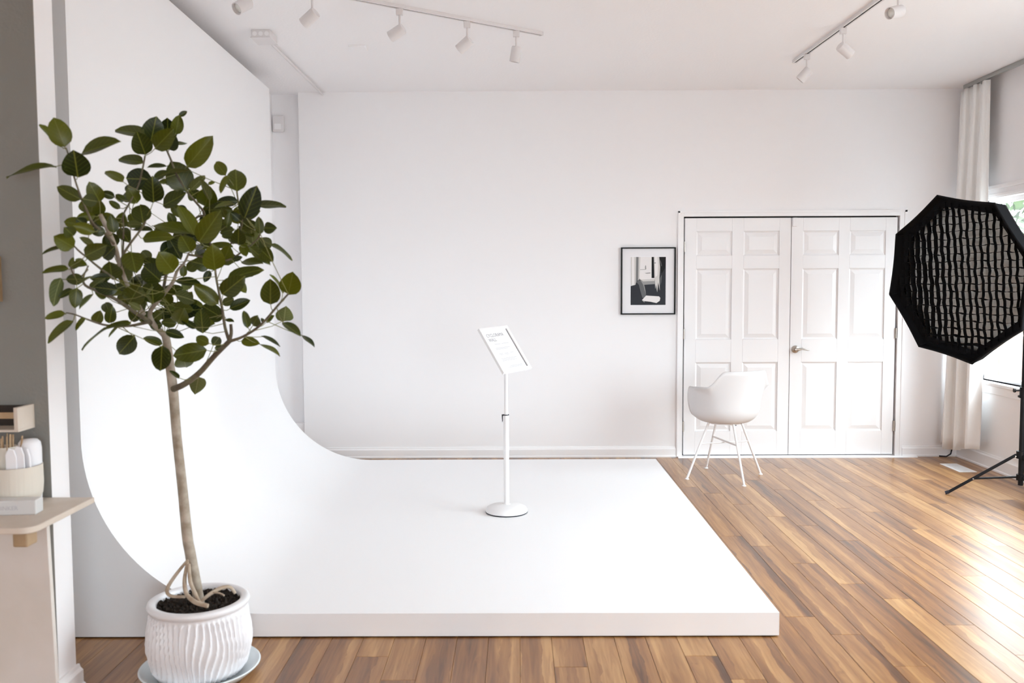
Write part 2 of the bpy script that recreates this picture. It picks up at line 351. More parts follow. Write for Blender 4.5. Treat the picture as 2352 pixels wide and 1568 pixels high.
def door(name, x0, x1, label, hinge_side, handle):
    e = empty(name, ((x0+x1)/2, YB, 0)); struct(e, label, 'door'); cx = (x0+x1)/2; w = x1-x0
    z0, z1 = .018, ZD-.004; yf = 0.006
    def bx(b, xa, xb, za, zb, ya, yb): return b.box((xa-cx, ya, za), (xb-cx, yb, zb))
    s = MB(); xs = [x0, x0+.098, x0+.098+.302, x1-.098-.302, x1-.098, x1]
    rows = [(1.930, 1.725), (1.612, 1.012), (.815, .222)]
    bx(s, x0, x1, z0, z1, yf+.014, yf+.036)
    bx(s, xs[0], xs[1], z0, z1, yf, yf+.014); bx(s, xs[2], xs[3], z0, z1, yf, yf+.014); bx(s, xs[4], xs[5], z0, z1, yf, yf+.014)
    zr = [z1, 1.930, 1.725, 1.612, 1.012, .815, .222, z0]
    for c in ((1, 2), (3, 4)):
        for k in range(0, 8, 2): bx(s, xs[c[0]], xs[c[1]], zr[k+1], zr[k], yf, yf+.014)
    s.obj('door_slab', 'door', e, bevel=.0022)
    for c in ((1, 2), (3, 4)):
        for zt, zb in rows:
            a, b2 = xs[c[0]]+.001-cx, xs[c[1]]-.001-cx; i = .012; j = .046; yo = yf+.0125; yi = yf+.003
            p = MB(); zb_, zt_ = zb+.001, zt-.001
            o_ = lambda d, y: [(a+d, y, zb_+d), (b2-d, y, zb_+d), (b2-d, y, zt_-d), (a+d, y, zt_-d)]
            p.add(o_(0, yo-.006)+o_(i, yo)+o_(j, yi)+o_(0, yo+.003), [(0,1,5,4),(1,2,6,5),(2,3,7,6),(3,0,4,7),(4,5,9,8),(5,6,10,9),(6,7,11,10),(7,4,8,11),(8,9,10,11),(0,3,15,12),(0,12,13,1),(1,13,14,2),(2,14,15,3),(12,15,14,13)])
            p.obj('panel', 'door', e)
    xh = (x0 if hinge_side == 'l' else x1) - cx; sg = -1 if hinge_side == 'l' else 1
    for zh in (1.80, 1.06, .265):
        h = MB(); h.tube([(xh+sg*.004, -.006, zh-.044), (xh+sg*.004, -.006, zh+.044)], .0065, 10)
        h.box((xh-sg*.0+(-.003 if sg > 0 else -.0), -.002, zh-.044), (xh+(.0 if sg > 0 else .003), yf+.001, zh+.044))
        h.obj('hinge', 'nickel', e, smooth=40)
    if handle:
        hz = .925; hx = x0+.045-cx
        hd = MB(); hd.lathe([(0, -.004), (.030, -.004), (.033, .002), (.031, .010), (.018, .014), (.013, .018), (.012, .040), (.0, .041)], 28)
        g = hd.obj('handle', 'nickel', e, smooth=35); g.rotation_euler = (PI/2, 0, 0); g.location = (hx, yf, hz)
        lv = MB(); lv.tube([(0, 0, .034), (.022, .002, .040), (.05, .006, .042), (.075, .000, .040), (.10, -.006, .038), (.112, -.004, .036)], [.0125, .011, .008, .006, .005, .0035], 12)
        lv.obj('lever', 'nickel', g, smooth=40)
        st = MB().box((.004-w/2, -.010, ZD-.078), (.040-w/2, yf-.0005, ZD-.004)); st.obj('flush_catch', 'door', e, bevel=.002)
    return e
door('door_1', XDL+.003, XDM-.0025, 'left white six-panel door behind the white chair', 'l', False)
door('door_2', XDM+.0025, XDR-.003, 'right white six-panel door with a nickel lever handle', 'r', True)

# ------------------------------------------------------------------ right windows
def window(name, a, b, WZ0, WZ1, label):
    e = empty(name, (XR, (a+b)/2, WZ0)); struct(e, label, 'window'); cy = (a+b)/2
    def part(nm, mt, boxes, bev=.002):
        q = MB()
        for (x0, y0, z0), (x1, y1, z1) in boxes: q.box((x0-XR, y0-cy, z0-WZ0), (x1-XR, y1-cy, z1-WZ0))
        return q.obj(nm, mt, e, bevel=bev)
    part('head_casing', 'trim', [((XR-.016, a-.075, WZ1), (XR, b+.075, WZ1+.07)), ((XR-.030, a-.085, WZ1+.07), (XR, b+.085, WZ1+.10)), ((XR-.022, a-.075, WZ1+.012), (XR-.016, b+.075, WZ1+.035))])
    for y0, y1 in ((a-.07, a), (b, b+.07)): part('side_casing', 'trim', [((XR-.016, y0, WZ0), (XR, y1, WZ1))])
    part('sill', 'trim', [((XR-.055, a-.10, WZ0-.028), (XR+.09, b+.10, WZ0))], .005)
    part('apron', 'trim', [((XR-.016, a-.075, WZ0-.095), (XR, b+.075, WZ0-.028))])
    n = max(1, round((b-a)/1.3)); w = (b-a)/n; x0, x1 = XR+.05, XR+.09
    for k in range(n+1):
        yc = a+k*w; part('mullion', 'trim', [((x0, max(a, yc-.022), WZ0), (x1, min(b, yc+.022), WZ1))])
    part('frame_rail', 'trim', [((x0, a, WZ0), (x1, b, WZ0+.035))]); part('frame_rail', 'trim', [((x0, a, WZ1-.035), (x1, b, WZ1))])
    for k in range(n): part('pane', 'glass', [((XR+.068, a+k*w+.022, WZ0+.035), (XR+.072, a+(k+1)*w-.022, WZ1-.035))], 0)
window('window_1', *WIN[0], 'large white-framed window behind the octagonal softbox')
window('window_2', *WIN[1], 'white-framed window nearer the viewpoint on the right wall')

# ------------------------------------------------------------------ outside the window
struct(MB().box((XR+T, -30, -.25), (40, 40, -.15)).obj('ground', 'concrete'), 'grey asphalt yard outside the window', 'ground')
struct(MB().box((-20, -30, -.25), (XR+T, YF-T, -.15)).obj('ground_street', 'concrete'), 'grey asphalt street behind the viewpoint', 'ground')
fe = empty('garden_fence', (6.4, 12.6, -.15)); tag(fe, 'brown wooden board fence outside the window', 'fence')
bm_ = MB().box((0, 0, 0), (.022, .138, 1.55)).mesh('fence_board', 'fence')
for k in range(116):
    link_copy(bm_, 'fence_board', fe, Matrix.Translation((random.uniform(-.004, .004), -8+k*.146, 0)))
MB().box((.022, -8, .3), (.06, 8.9, .39)).obj('fence_rail', 'fence', fe); MB().box((.022, -8, 1.2), (.06, 8.9, 1.29)).obj('fence_rail', 'fence', fe)
def garden_tree(x, y, h, r, label):
    e = empty('garden_tree', (x, y, -.15)); tag(e, label, 'tree', 'trees outside the window')
    MB().tube([(0, 0, 0), (.05, .03, h*.5), (-.03, 0, h*.8)], [.12, .08, .03], 8).obj('trunk', 'twig', e, smooth=60)
    b = MB(); rr = random.Random(int(x*100))
    for k in range(2600):
        v = Vector((rr.gauss(0, 1), rr.gauss(0, 1), rr.gauss(0, 1))).normalized()*r*rr.uniform(.35, 1)**.6; v.z = v.z*.85+h
        t = Vector((rr.gauss(0, 1), rr.gauss(0, 1), rr.gauss(0, 1))).normalized(); u = t.orthogonal().normalized(); s = rr.uniform(.08, .17)
        b.add([v-t*s, v+u*s*.5, v+t*s, v-u*s*.5], [(0, 1, 2, 3)])
    o = b.obj('crown', 'foliage', e); o['kind'] = 'stuff'
garden_tree(9.0, 13.0, 3.4, 2.1, 'green leafy tree farthest along the fence outside the window')
garden_tree(8.4, 8.8, 3.2, 2.0, 'unseen green tree added nearest along the fence to shade the window')  # out of view, added to block sky light at the far window

# ------------------------------------------------------------------ cyclorama
cy = empty('cyclorama', ((CYX-1.8)/2, (CYF+CYB)/2, 0)); tag(cy, 'white cyclorama wall curving into a low white platform', 'cyclorama')
cl = cy.location
R_ = .745; CT = 3.003
def cyc_x(y): return -1.814 + (-1.902+1.814)*(y-CYF)/(CYB-CYF)
def cyc_profile(xw):
    pts = [(xw, CT)]; n = 28
    pts += [(xw, CT-(CT-CYH-R_)*k/6) for k in range(1, 7)]
    pts += [(xw+R_-R_*math.cos(a), CYH+R_-R_*math.sin(a)) for a in [PI/2*k/n for k in range(1, n+1)]]
    pts += [(CYX, CYH)]
    return pts
sh = MB(); pf, pb = cyc_profile(cyc_x(CYF)), cyc_profile(cyc_x(CYB)); n = len(pf)
sh.add([(x-cl.x, CYF-cl.y, z) for x, z in pf]+[(x-cl.x, CYB-cl.y, z) for x, z in pb], [(i, i+1, n+i+1, n+i) for i in range(n-1)])
o = sh.obj('curved_sheet', 'cyc', cy, smooth=50)
def endface(y, yy, prof, xw):
    b = MB(); back = [(xw-.11, CT), (xw-.11, .006), (CYX, .006)]
    outline = prof + [(CYX, .006), (xw-.11, .006), (xw-.11, CT)]
    vs = [(x-cl.x, y-cl.y, z) for x, z in outline]; base = len(prof)
    # strips from the profile down to the base line
    fs = []; vb = []
    allv = []; 
    for i, (x, z) in enumerate(prof):
        allv.append((x-cl.x, y-cl.y, z)); 
    for i, (x, z) in enumerate(prof):
        allv.append(((xw-.11 if i <= 6 else x)-cl.x, y-cl.y, z if i <= 6 else .006))
    k = len(prof)
    for i in range(k-1): fs.append((i, i+1, k+i+1, k+i))
    fs.append((k+6, k+7, k+7, k+6)) if False else None
    allv.append((xw-.11-cl.x, y-cl.y, .006)); fs.append((k+6, k+7, 2*k))
    b.add(allv, [f for f in fs if f]); return b
fr = endface(CYF, None, pf, cyc_x(CYF))
fr.obj('front_face', 'cyc', cy)
bk = endface(CYB, None, pb, cyc_x(CYB)); bk.obj('back_face', 'cyc', cy)
sd = MB()
sd.add([(CYX-cl.x, CYF-cl.y, .006), (CYX-cl.x, CYB-cl.y, .006), (CYX-cl.x, CYB-cl.y, CYH), (CYX-cl.x, CYF-cl.y, CYH)], [(0, 1, 2, 3)]); sd.obj('side_face', 'cyc', cy)
bw = MB()
xa, xb = cyc_x(CYF)-.11-cl.x, cyc_x(CYB)-.11-cl.x
bw.add([(xa, CYF-cl.y, .006), (xb, CYB-cl.y, .006), (xb, CYB-cl.y, CT), (xa, CYF-cl.y, CT), (xa+.11, CYF-cl.y, CT), (xb+.11, CYB-cl.y, CT)], [(0, 1, 2, 3), (3, 2, 5, 4)]); bw.obj('rear_panel', 'cyc', cy)
MB().box((xb+.02, CYF-cl.y+.012, 0), (CYX-cl.x-.012, CYB-cl.y-.012, .03)).obj('base_shadow_gap', 'dark', cy)  # near-black inset box paints the shadow gap under the platform

# ------------------------------------------------------------------ ceiling fixtures
def rail(name, a, b, label):
    a, b = Vector(a), Vector(b); d = (b-a); L_ = d.length; e = empty(name, a); e.rotation_euler = (0, 0, math.atan2(d.y, d.x)); tag(e, label, 'track', 'ceiling lighting tracks')
    q = MB(); q.box((0, -.018, -.020), (L_, -.006, 0)); q.box((0, .006, -.020), (L_, .018, 0)); q.box((0, -.006, -.004), (L_, .006, 0)); q.obj('channel', 'lamp_white', e, bevel=.0012)
    MB().box((.002, -.006, -.0165), (L_-.002, .006, -.004)).obj('conductor_slot', 'dark', e)
    for x in (-.006, L_): MB().box((x, -.0185, -.0215), (x+.006, .0185, 0)).obj('end_cap', 'lamp_white', e, bevel=.001)
def rail_at(A, B, px, z):       # point of the rail seen above the pixel column px
    A, B = Vector(A), Vector(B); best = None
    for k in range(601):
        p = A.lerp(B, k/600); v = p-CAM; u = 1176+F_PX*v.dot(AX_R)/v.dot(AX_F)
        if best is None or abs(u-px) < best[0]: best = (abs(u-px), p)
    return best[1]
RA0, RA1 = (.167, 5.757, ZC), (-2.30, 4.10, ZC)
RB0, RB1 = (2.035, 6.493, ZC), (2.12, 4.0, ZC)
rail('lighting_track', RA0, RA1, 'long white lighting track with five spotlights above the cyclorama')
rail('lighting_track', RB0, RB1, 'white lighting track with three spotlights on the right')
def spot(p, d, label, L_=.095, r=.033, stem=.062):
    e = empty('track_spotlight', p); tag(e, label, 'spotlight', 'ceiling track spotlights'); d = Vector(d).normalized()
    MB().box((-.020, -.015, -.058), (.020, .015, -.0205)).obj('adapter', 'lamp_white', e, bevel=.003)
    MB().tube([(0, 0, -.055), (0, 0, -.058-stem)], .0065, 10).obj('stem', 'lamp_white', e, smooth=40)
    rot = d.to_track_quat('Z', 'Y').to_matrix().to_4x4()
    h = MB(); h.lathe([(0, 0), (r*.90, 0), (r, .006), (r, L_), (r*.90, L_), (r*.88, L_-.022), (0, L_-.022)], 28)
    ob = h.obj('lamp_head', 'lamp_white', e, smooth=35); piv = Vector((0, 0, -.060-stem))
    ob.matrix_local = Matrix.Translation(piv - d*L_*.28 + Vector((0, 0, -r*.72))) @ rot
    l = MB(); l.lathe([(0, 0), (r*.86, 0), (r*.80, .004), (0, .007)], 24); lo = l.obj('lens', 'diffuser', ob, smooth=60); lo.location = (0, 0, L_-.0215)
    return e
for px, d, lb in ((1186, (-.18, .15, -1), 'white track spotlight nearest the track end, aimed downwards'),
                  (1073, (-.80, .30, -.60), 'second white spotlight from the right end of the long track'),
                  (918, (-.87, .25, -.46), 'middle white spotlight of the long ceiling track'),
                  (717, (-.82, .30, -.55), 'white spotlight on the long track, cut close to the top edge'),
                  (562, (-.50, -.62, -.55), 'leftmost white spotlight with its opening facing the viewer')):
    spot(rail_at(RA0, RA1, px, ZC), d, lb)
for px, d, lb in ((1854, (-.62, .25, -.72), 'white spotlight at the far end of the right track'),
                  (1937, (.80, .25, -.52), 'white spotlight in the middle of the right track, turned right'),
                  (2064, (-.90, -.45, -.28), 'nearest white spotlight of the right track at the top edge')):
    spot(rail_at(RB0, RB1, px, ZC), d, lb)
jb = empty('junction_box', (-1.615, 5.74, ZC)); tag(jb, 'small white junction box on the ceiling above the plant', 'junction box')
MB().box((-.062, -.085, -.048), (.062, .085, 0)).obj('box', 'lamp_white', jb, bevel=.004)
k_ = MB()
for x in (-.038, 0, .038): k_.tube([(x, -.0865, -.026), (x, -.084, -.026)], .014, 16)
k_.obj('knockout', 'trim', jb)
MB().box((-.066, -.089, -.052), (.066, .089, -.048)).obj('cover', 'lamp_white', jb, bevel=.002)
cd = MB(); cd.tube([(-1.618, 5.83, ZC-.020), (-1.618, 7.45, ZC-.020)], .010, 10); tag(cd.obj('conduit', 'lamp_white', smooth=50), 'thin white conduit running along the ceiling to the back wall', 'conduit')
tag(MB().box((-1.128, 6.03, ZC-.012), (-1.017, 6.15, ZC)).obj('ceiling_plate', 'ceiling', bevel=.002), 'small white cover plate on the ceiling', 'plate')
sn = empty('wall_sensor', (-2.02, YB+.10, 2.86)); tag(sn, 'small white sensor high on the wall behind the cyclorama', 'sensor')
MB().box((-.05, -.035, -.07), (.05, 0, .07)).obj('housing', 'lamp_white', sn, bevel=.012); MB().box((-.03, -.04, -.05), (.03, -.034, .0)).obj('lens', 'trim', sn, bevel=.004)

# ------------------------------------------------------------------ curtain
cr_ = empty('curtain_rail', (3.70, 7.34, ZC)); tag(cr_, 'grey curtain rail fixed along the ceiling over the window', 'curtain rail')
MB().box((-.014, -4.9, -.032), (.014, .0, 0)).obj('rail', 'steel', cr_, bevel=.002)
for k in range(4): MB().box((-.006, -.06-.1*k-.012, -.05), (.006, -.06-.1*k+.012, -.030)).obj('glider', 'steel', cr_)
cu = MB(); nu, nv = 90, 40
for j in range(nv+1):
    t = j/nv; z = (ZC-.045)*(1-t)+.125*t
    for i in range(nu+1):
        s = i/nu
        ytop = 7.36-.43*s; ybot = 7.40-.46*s
        y = ytop*(1-t)+ybot*t
        amp = .022+.03*t
        x = 3.685-.022*t + amp*math.sin(s*2*PI*3.1+.6*math.sin(3*t)) - .055*t*(1-s)
        y += .012*math.sin(s*2*PI*6.2+1+t)
        cu.v.append((x-3.68, y-7.15, z-.12 - (.03*math.sin(s*5) if j == nv else 0)))
for j in range(nv):
    for i in range(nu):
        a = j*(nu+1)+i; cu.f.append((a, a+1, a+nu+2, a+nu+1)); cu.m.append(0)
ct = empty('curtain', (3.68, 7.15, .12)); tag(ct, 'long white curtain gathered in the corner by the window', 'curtain')
co = cu.obj('cloth', 'curtain', ct, smooth=180); sm = co.modifiers.new('thick', 'SOLIDIFY'); sm.thickness = .003
# floor register and cable
fv = empty('floor_register', (3.542, 6.965, 0)); tag(fv, 'white metal floor register near the corner', 'vent')
q = MB(); q.box((-.070, -.16, 0), (.070, -.135, .005)); q.box((-.070, .135, 0), (.070, .16, .005)); q.box((-.070, -.135, 0), (-.048, .135, .005)); q.box((.048, -.135, 0), (.070, .135, .005)); q.obj('frame', 'white_metal', fv, bevel=.0015)
MB().box((-.048, -.135, 0), (.048, .135, .0012)).obj('duct_shadow', 'steel', fv)
lm = MB().box((-.0045, -.134, 0), (.0045, .134, .0034)).mesh('louver', 'white_metal')
for k in range(7): link_copy(lm, 'louver', fv, Matrix.Translation((-.041+k*.01367, 0, .001)))
cb = MB(); cb.tube([(3.62, 7.44, .006), (3.66, 7.40, .008), (3.70, 7.405, .03), (3.72, 7.425, .07), (3.725, 7.43, .12)], .006, 8); tag(cb.obj('cable', 'rubber', smooth=60), 'short black cable below the curtain in the corner', 'cable')
# ------------------------------------------------------------------ framed picture
pc = empty('framed_picture', (1.120, YB, 1.512)); tag(pc, 'black-framed black and white photograph hung beside the doors', 'picture')
pw, ph = .231, .284
f = MB(); f.box((-pw, -.026, ph-.0105), (pw, 0, ph)); f.box((-pw, -.026, -ph), (pw, 0, -ph+.0105)); f.box((-pw, -.026, -ph+.0105), (-pw+.0105, 0, ph-.0105)); f.box((pw-.0105, -.026, -ph+.0105), (pw, 0, ph-.0105)); f.obj('frame', 'frame_black', pc)
mb = MB().box((-pw+.0105, -.014, -ph+.0105), (pw-.0105, -.004, ph-.0105)); mb.obj('mat_board', 'mat_board', pc)
# the print: a curtained window above a chair, in grey shapes laid on one another
pr = MB(); names = ['p_dark', 'p_black', 'p_grey', 'p_mid', 'p_light', 'p_white']
PXW, PXH = 420., 570.     # size of the print in its own units
cnt = [0]
def shp(mi, pts):
    cnt[0] += 1; y = -.0145-.00008*cnt[0]
    pr.add([(-.149+ (u/PXW)*.297, y, .203-(v/PXH)*.406) for u, v in pts], [tuple(range(len(pts)))], names.index(mi))
shp('p_dark', [(0, 0), (420, 0), (420, 570), (0, 570)])
shp('p_black', [(330, 0), (420, 0), (420, 120), (370, 200)])
shp('p_white', [(108, 0), (250, 0), (250, 252), (108, 252)])
shp('p_light', [(0, 0), (62, 0), (58, 330), (0, 345)]); shp('p_white', [(14, 0), (40, 0), (40, 330), (18, 335)])
shp('p_mid', [(62, 0), (74, 0), (70, 300), (58, 320)]); shp('p_grey', [(74, 0), (84, 0), (82, 270), (70, 300)]); shp('p_mid', [(84, 0), (96, 0), (94, 275), (82, 280)]); shp('p_light', [(96, 0), (116, 0), (108, 258), (94, 275)])
shp('p_black', [(250, 0), (284, 0), (280, 250), (250, 250)])
shp('p_light', [(276, 0), (340, 0), (352, 120), (345, 240), (285, 270), (280, 120)]); shp('p_white', [(286, 0), (318, 0), (328, 110), (320, 220), (296, 240)])
shp('p_light', [(288, 262), (344, 236), (350, 400), (330, 300), (318, 420), (304, 330), (296, 380)])
shp('p_mid', [(110, 258), (290, 254), (288, 322), (160, 330)]); shp('p_white', [(110, 252), (285, 250), (290, 262), (110, 268)]); shp('p_light', [(118, 268), (288, 264), (284, 285), (150, 290)])
shp('p_mid', [(170, 120), (174, 100), (182, 100), (186, 145), (172, 150)]); shp('p_mid', [(112, 148), (180, 144), (180, 150), (112, 153)]); shp('p_mid', [(165, 190), (236, 184), (236, 195), (190, 198)])
shp('p_grey', [(272, 68), (300, 66), (300, 74), (272, 76)])
shp('p_grey', [(72, 300), (86, 280), (112, 274), (140, 286), (160, 320), (178, 400), (184, 460), (170, 500), (140, 480), (116, 400), (98, 330)])
shp('p_mid', [(112, 276), (140, 286), (160, 320), (178, 400), (184, 450), (170, 400), (150, 330), (128, 292)])
shp('p_white', [(136, 512), (186, 458), (340, 468), (356, 486), (350, 520), (310, 548), (240, 532), (165, 524)])
shp('p_mid', [(136, 512), (165, 524), (168, 540), (150, 530)])
shp('p_grey', [(350, 30), (362, 60), (372, 110), (366, 110), (354, 60)]); shp('p_grey', [(352, 250), (372, 210), (366, 300), (356, 340)])
pr.obj('print', names, pc)
# thin white bevel of the mat window
bv = MB(); u, v = .1505, .2055
bv.box((-u-.003, -.0155, v), (u+.001, -.0140, v+.003)); bv.box((-u-.003, -.0155, -v-.003), (u+.001, -.0140, -v)); bv.box((-u-.003, -.0155, -v), (-u, -.0140, v)); bv.box((u-.002, -.0155, -v), (u+.001, -.0140, v)); bv.obj('mat_bevel', 'paper', pc)

# ------------------------------------------------------------------ sign stand on the platform
sb = Vector((-.092+.028, 5.245, CYH)); ss = empty('sign_stand', sb); tag(ss, 'white pedestal sign stand on the cyclorama platform', 'sign')
MB().lathe([(0, 0), (.124, 0), (.128, .004), (.128, .007), (0, .007)], 48).obj('rubber_ring', 'rubber', ss, smooth=40)
MB().lathe([(0, .007), (.127, .007), (.127, .016), (.119, .030), (.100, .040), (.060, .047), (.024, .050), (.020, .054), (0, .054)], 48).obj('base', 'white_metal', ss, smooth=40)
ztop = at(1152, 838, 5.245).z-CYH; zjoint = at(1152, 953, 5.245).z-CYH
MB().tube([(0, 0, .05), (0, 0, zjoint)], .0165, 20).obj('lower_pole', 'white_metal', ss, smooth=40)
MB().tube([(0, 0, zjoint), (0, 0, ztop+.09)], .0118, 20).obj('upper_pole', 'white_metal', ss, smooth=40)
MB().tube([(0, 0, zjoint-.001), (0, 0, zjoint+.004)], .0175, 20).obj('collar', 'rubber', ss, smooth=40)
cl_ = MB(); cl_.box((-.026, -.006, zjoint-.004), (-.012, .006, zjoint+.004)); cl_.add([(-.027, -.005, zjoint+.003), (-.020, -.005, zjoint+.003), (-.020, -.005, zjoint-.035), (-.024, -.005, zjoint-.044), (-.027, .005, zjoint+.003), (-.020, .005, zjoint+.003), (-.020, .005, zjoint-.035), (-.024, .005, zjoint-.044)], [(0,1,2,3),(7,6,5,4),(0,4,5,1),(1,5,6,2),(2,6,7,3),(3,7,4,0)]); cl_.obj('clamp_lever', 'rubber', ss)
# tilted sign panel: u across, v down, n towards the reader
sy = 5.245
U = Vector((.164, .175, .012+.175*.0)).normalized(); V = Vector((.150, -.1235, -.253)); V = (V-U*V.dot(U)).normalized(); Nn = U.cross(V).normalized()
if Nn.y > 0: Nn = -Nn
c_ = at(1160, 801, sy-.03)-sb
rotm = Matrix((( U.x, -V.x, Nn.x, c_.x), (U.y, -V.y, Nn.y, c_.y), (U.z, -V.z, Nn.z, c_.z), (0, 0, 0, 1)))
pn = MB(); hw, hh = .122, .160; t_ = .011
pn.box((-hw, -hh, -t_), (hw, hh, -.004)); pn.obj('back_plate', 'white_metal', ss).matrix_local = rotm
fm = MB(); b_ = .021
for (xa_, ya_, xb_, yb_) in ((-hw, hh-b_, hw, hh), (-hw, -hh, hw, -hh+b_), (-hw, -hh+b_, -hw+b_, hh-b_), (hw-b_, -hh+b_, hw, hh-b_)):
    fm.box((xa_, ya_, -.004), (xb_, yb_, .006))
fo = fm.obj('frame', 'white_metal', ss, bevel=.002); fo.matrix_local = rotm
sp = MB().box((-hw+b_, -hh+b_, -.004), (hw-b_, hh-b_, -.002)).obj('sheet', 'paper', ss); sp.matrix_local = rotm
MB().box((hw-b_-.003, -hh+b_+.002, -.002), (hw-b_, hh-b_-.002, .001)).obj('sheet_edge_shadow_gap', 'ink', sp)
MB().box((-.02, -.10, -.035), (.02, -.02, -t_)).obj('tilt_bracket', 'white_metal', ss, bevel=.003).matrix_local = rotm
def lettering(txt, size, x, y, z, parent, mt, name='lettering', align='LEFT', xf=None, sx=1):
    cu_ = bpy.data.curves.new(name, 'FONT'); cu_.body = txt; cu_.size = size; cu_.align_x = align; cu_.extrude = .0002; cu_.resolution_u = 2
    ob = bpy.data.objects.new(name+'_tmp', cu_); COL.objects.link(ob)
    dg = bpy.context.evaluated_depsgraph_get(); dg.update(); me = bpy.data.meshes.new_from_object(ob.evaluated_get(dg))
    bpy.data.objects.remove(ob); me.materials.clear(); me.materials.append(M[mt])
    o = bpy.data.objects.new(name, me); COL.objects.link(o); o.parent = parent
    o.matrix_local = (xf or Matrix.Identity(4)) @ Matrix.Translation((x, y, z)) @ Matrix.Diagonal((sx, 1, 1, 1)); return o
lettering('CYCLORAMA', .033, -.088, .094, -.0018, sp, 'ink', sx=.72)
lettering('WALL', .033, -.088, .062, -.0018, sp, 'ink', sx=.72)
lines = MB()
for yy, segs in ((.040, ((-.06, -.01), (.0, .06))), (.012, ((-.07, .05),)), (.004, ((-.07, .03),)), (-.028, ((-.066, -.035), (-.02, .01), (.03, .055))), (-.036, ((-.06, -.03), (-.022, .012))), (-.062, ((-.07, .06),)), (-.070, ((-.07, .04),)), (-.078, ((-.07, .05),)), (-.118, ((-.03, .07),)), (-.126, ((-.05, .07),))):
    for x0, x1 in segs: lines.box((x0, yy, -.0019), (x1, yy+.0022, -.0016))
lines.obj('small_print', 'soft_ink', sp)

# ------------------------------------------------------------------ white tub chair
CC = Vector((1.600, 6.678, 0)); FD = Vector((-.34, .94, 0)).normalized(); FR = Vector((FD.y, -FD.x, 0))
ch = empty('armchair', CC); tag(ch, 'white moulded plastic tub chair with thin white metal legs', 'chair')
def smooth(a, b, x): t = min(1, max(0, (x-a)/(b-a))); return t*t*(3-2*t)
sh = MB(); NT, NS = 96, 26
for j in range(NS+1):
    s = j/NS
    for i in range(NT):
        th = 2*PI*i/NT; a = abs((th+PI) % (2*PI)-PI)*180/PI      # 0 = middle of the back, 180 = front lip
        zr = .842 + (.722-.842)*smooth(33, 58, a) - .012*smooth(58, 100, a); zr += (.455-.710)*smooth(100, 150, a)
        rr = .272 + .010*smooth(70, 105, a) - .030*smooth(120, 170, a)
        lean = .030*(1-smooth(35, 70, a)); flare = .050*math.exp(-((a-66)/17)**2)
        # profile: small flat pan, wide rounded corner, then upright wall
        if s < .34:
            k = s/.34; r = rr*.50*k; z = .430+.004*k*k
        else:
            k = (s-.34)/.66
            e = min(1, k/.50); bend = math.sin(e*PI/2)
            r = rr*(.50+.44*bend); z0 = .434+.125*(1-math.cos(e*PI/2))*min(1, (zr-.434)/.15)
            if k > .50:
                q_ = (k-.50)/.50; z = z0+(zr-z0)*q_; r = rr*(.94+.06*q_)+lean*q_**1.5+flare*q_**5
            else: z = z0 if zr > z0 else zr
        d = -FD*math.cos(th)+FR*math.sin(th)
        sh.v.append((d.x*r, d.y*r, z))
for j in range(NS):
    for i in range(NT):
        a = j*NT+i; b = j*NT+(i+1) % NT
        sh.f.append((a, b, b+NT, a+NT)); sh.m.append(0)
so = sh.obj('seat_shell', 'plastic', ch, smooth=180)
md = so.modifiers.new('thick', 'SOLIDIFY'); md.thickness = .007; md.offset = 0
feet = [Vector((1.296, 6.598, 0)), Vector((1.528, 6.993, 0)), Vector((1.669, 6.360, 0)), Vector((1.901, 6.759, 0))]
fp = [f_-CC for f_ in feet]
for p in fp:
    lg = MB(); tp = Vector((p.x*.43, p.y*.43, .432)); lg.tube([(p.x, p.y, .006), tp], .0088, 12); lo = lg.obj('leg', 'white_metal', ch, smooth=40)
    g = MB(); g.lathe([(0, 0), (.016, 0), (.016, .004), (.010, .008), (0, .008)], 16, c=(p.x, p.y, 0)); g.obj('foot', 'white_metal', lo, smooth=40)
def legpt(p, z): k = 1-(1-.43)*(z/.432); return Vector((p.x*k, p.y*k, z))
MB().tube([legpt(fp[0], .268), legpt(fp[3], .268)], .005, 8).obj('stretcher', 'white_metal', ch, smooth=40)
MB().tube([legpt(fp[1], .279), legpt(fp[2], .279)], .007, 8).obj('stretcher', 'white_metal', ch, smooth=40)
mp = MB(); mp.tube([(0, 0, .418), (0, 0, .432)], .12, 20); mp.obj('seat_mount', 'white_metal', ch, smooth=40)
sc = MB()
for x, y in ((.06, -.09), (.115, -.02)): sc.tube([(x, y, .412), (x, y, .428)], .006, 8)
sc.obj('bolt', 'rubber', ch)

# ------------------------------------------------------------------ octagonal softbox on its stand
SC = Vector((2.93, 5.80, 1.513)); SN = Vector((-.919, -.381, -.101)).normalized()
SA = SN.cross(Vector((0, 0, 1))).normalized()*-1; SB = SA.cross(SN).normalized()
if SB.z < 0: SB = -SB
SR = .568; PH = 3.328
sx_ = empty('softbox', SC); tag(sx_, 'large black octagonal softbox with a fabric honeycomb grid', 'softbox')
def lp(u, v, w): return SA*u+SB*v+SN*w        # local coordinates: across, up, out of the face
octv = [(math.cos(PH+k*PI/4), math.sin(PH+k*PI/4)) for k in range(8)]
LIP = .055; BD = .46
def oct_ring(r, w, sub=6, sag=.0):
    pts = []
    for k in range(8):
        a, b = octv[k], octv[(k+1) % 8]
        for t in range(sub):
            q = t/sub; u, v = a[0]*(1-q)+b[0]*q, a[1]*(1-q)+b[1]*q; g = 1-sag*math.sin(PI*q)
            pts.append(lp(u*r*g, v*r*g, w))
    return pts
sb_ = MB(); rings = [(.09, -BD), (.11, -BD+.01), (.22, -BD+.09), (.36, -BD+.20), (.48, -BD+.33), (.545, -.06), (SR, LIP)]
nn = 48; vs = []
for r, w in rings: vs += oct_ring(r, w, sag=.018)
fs = []
for i in range(len(rings)-1):
    for j in range(nn): a = i*nn+j; b = i*nn+(j+1) % nn; fs.append((a, b, b+nn, a+nn))
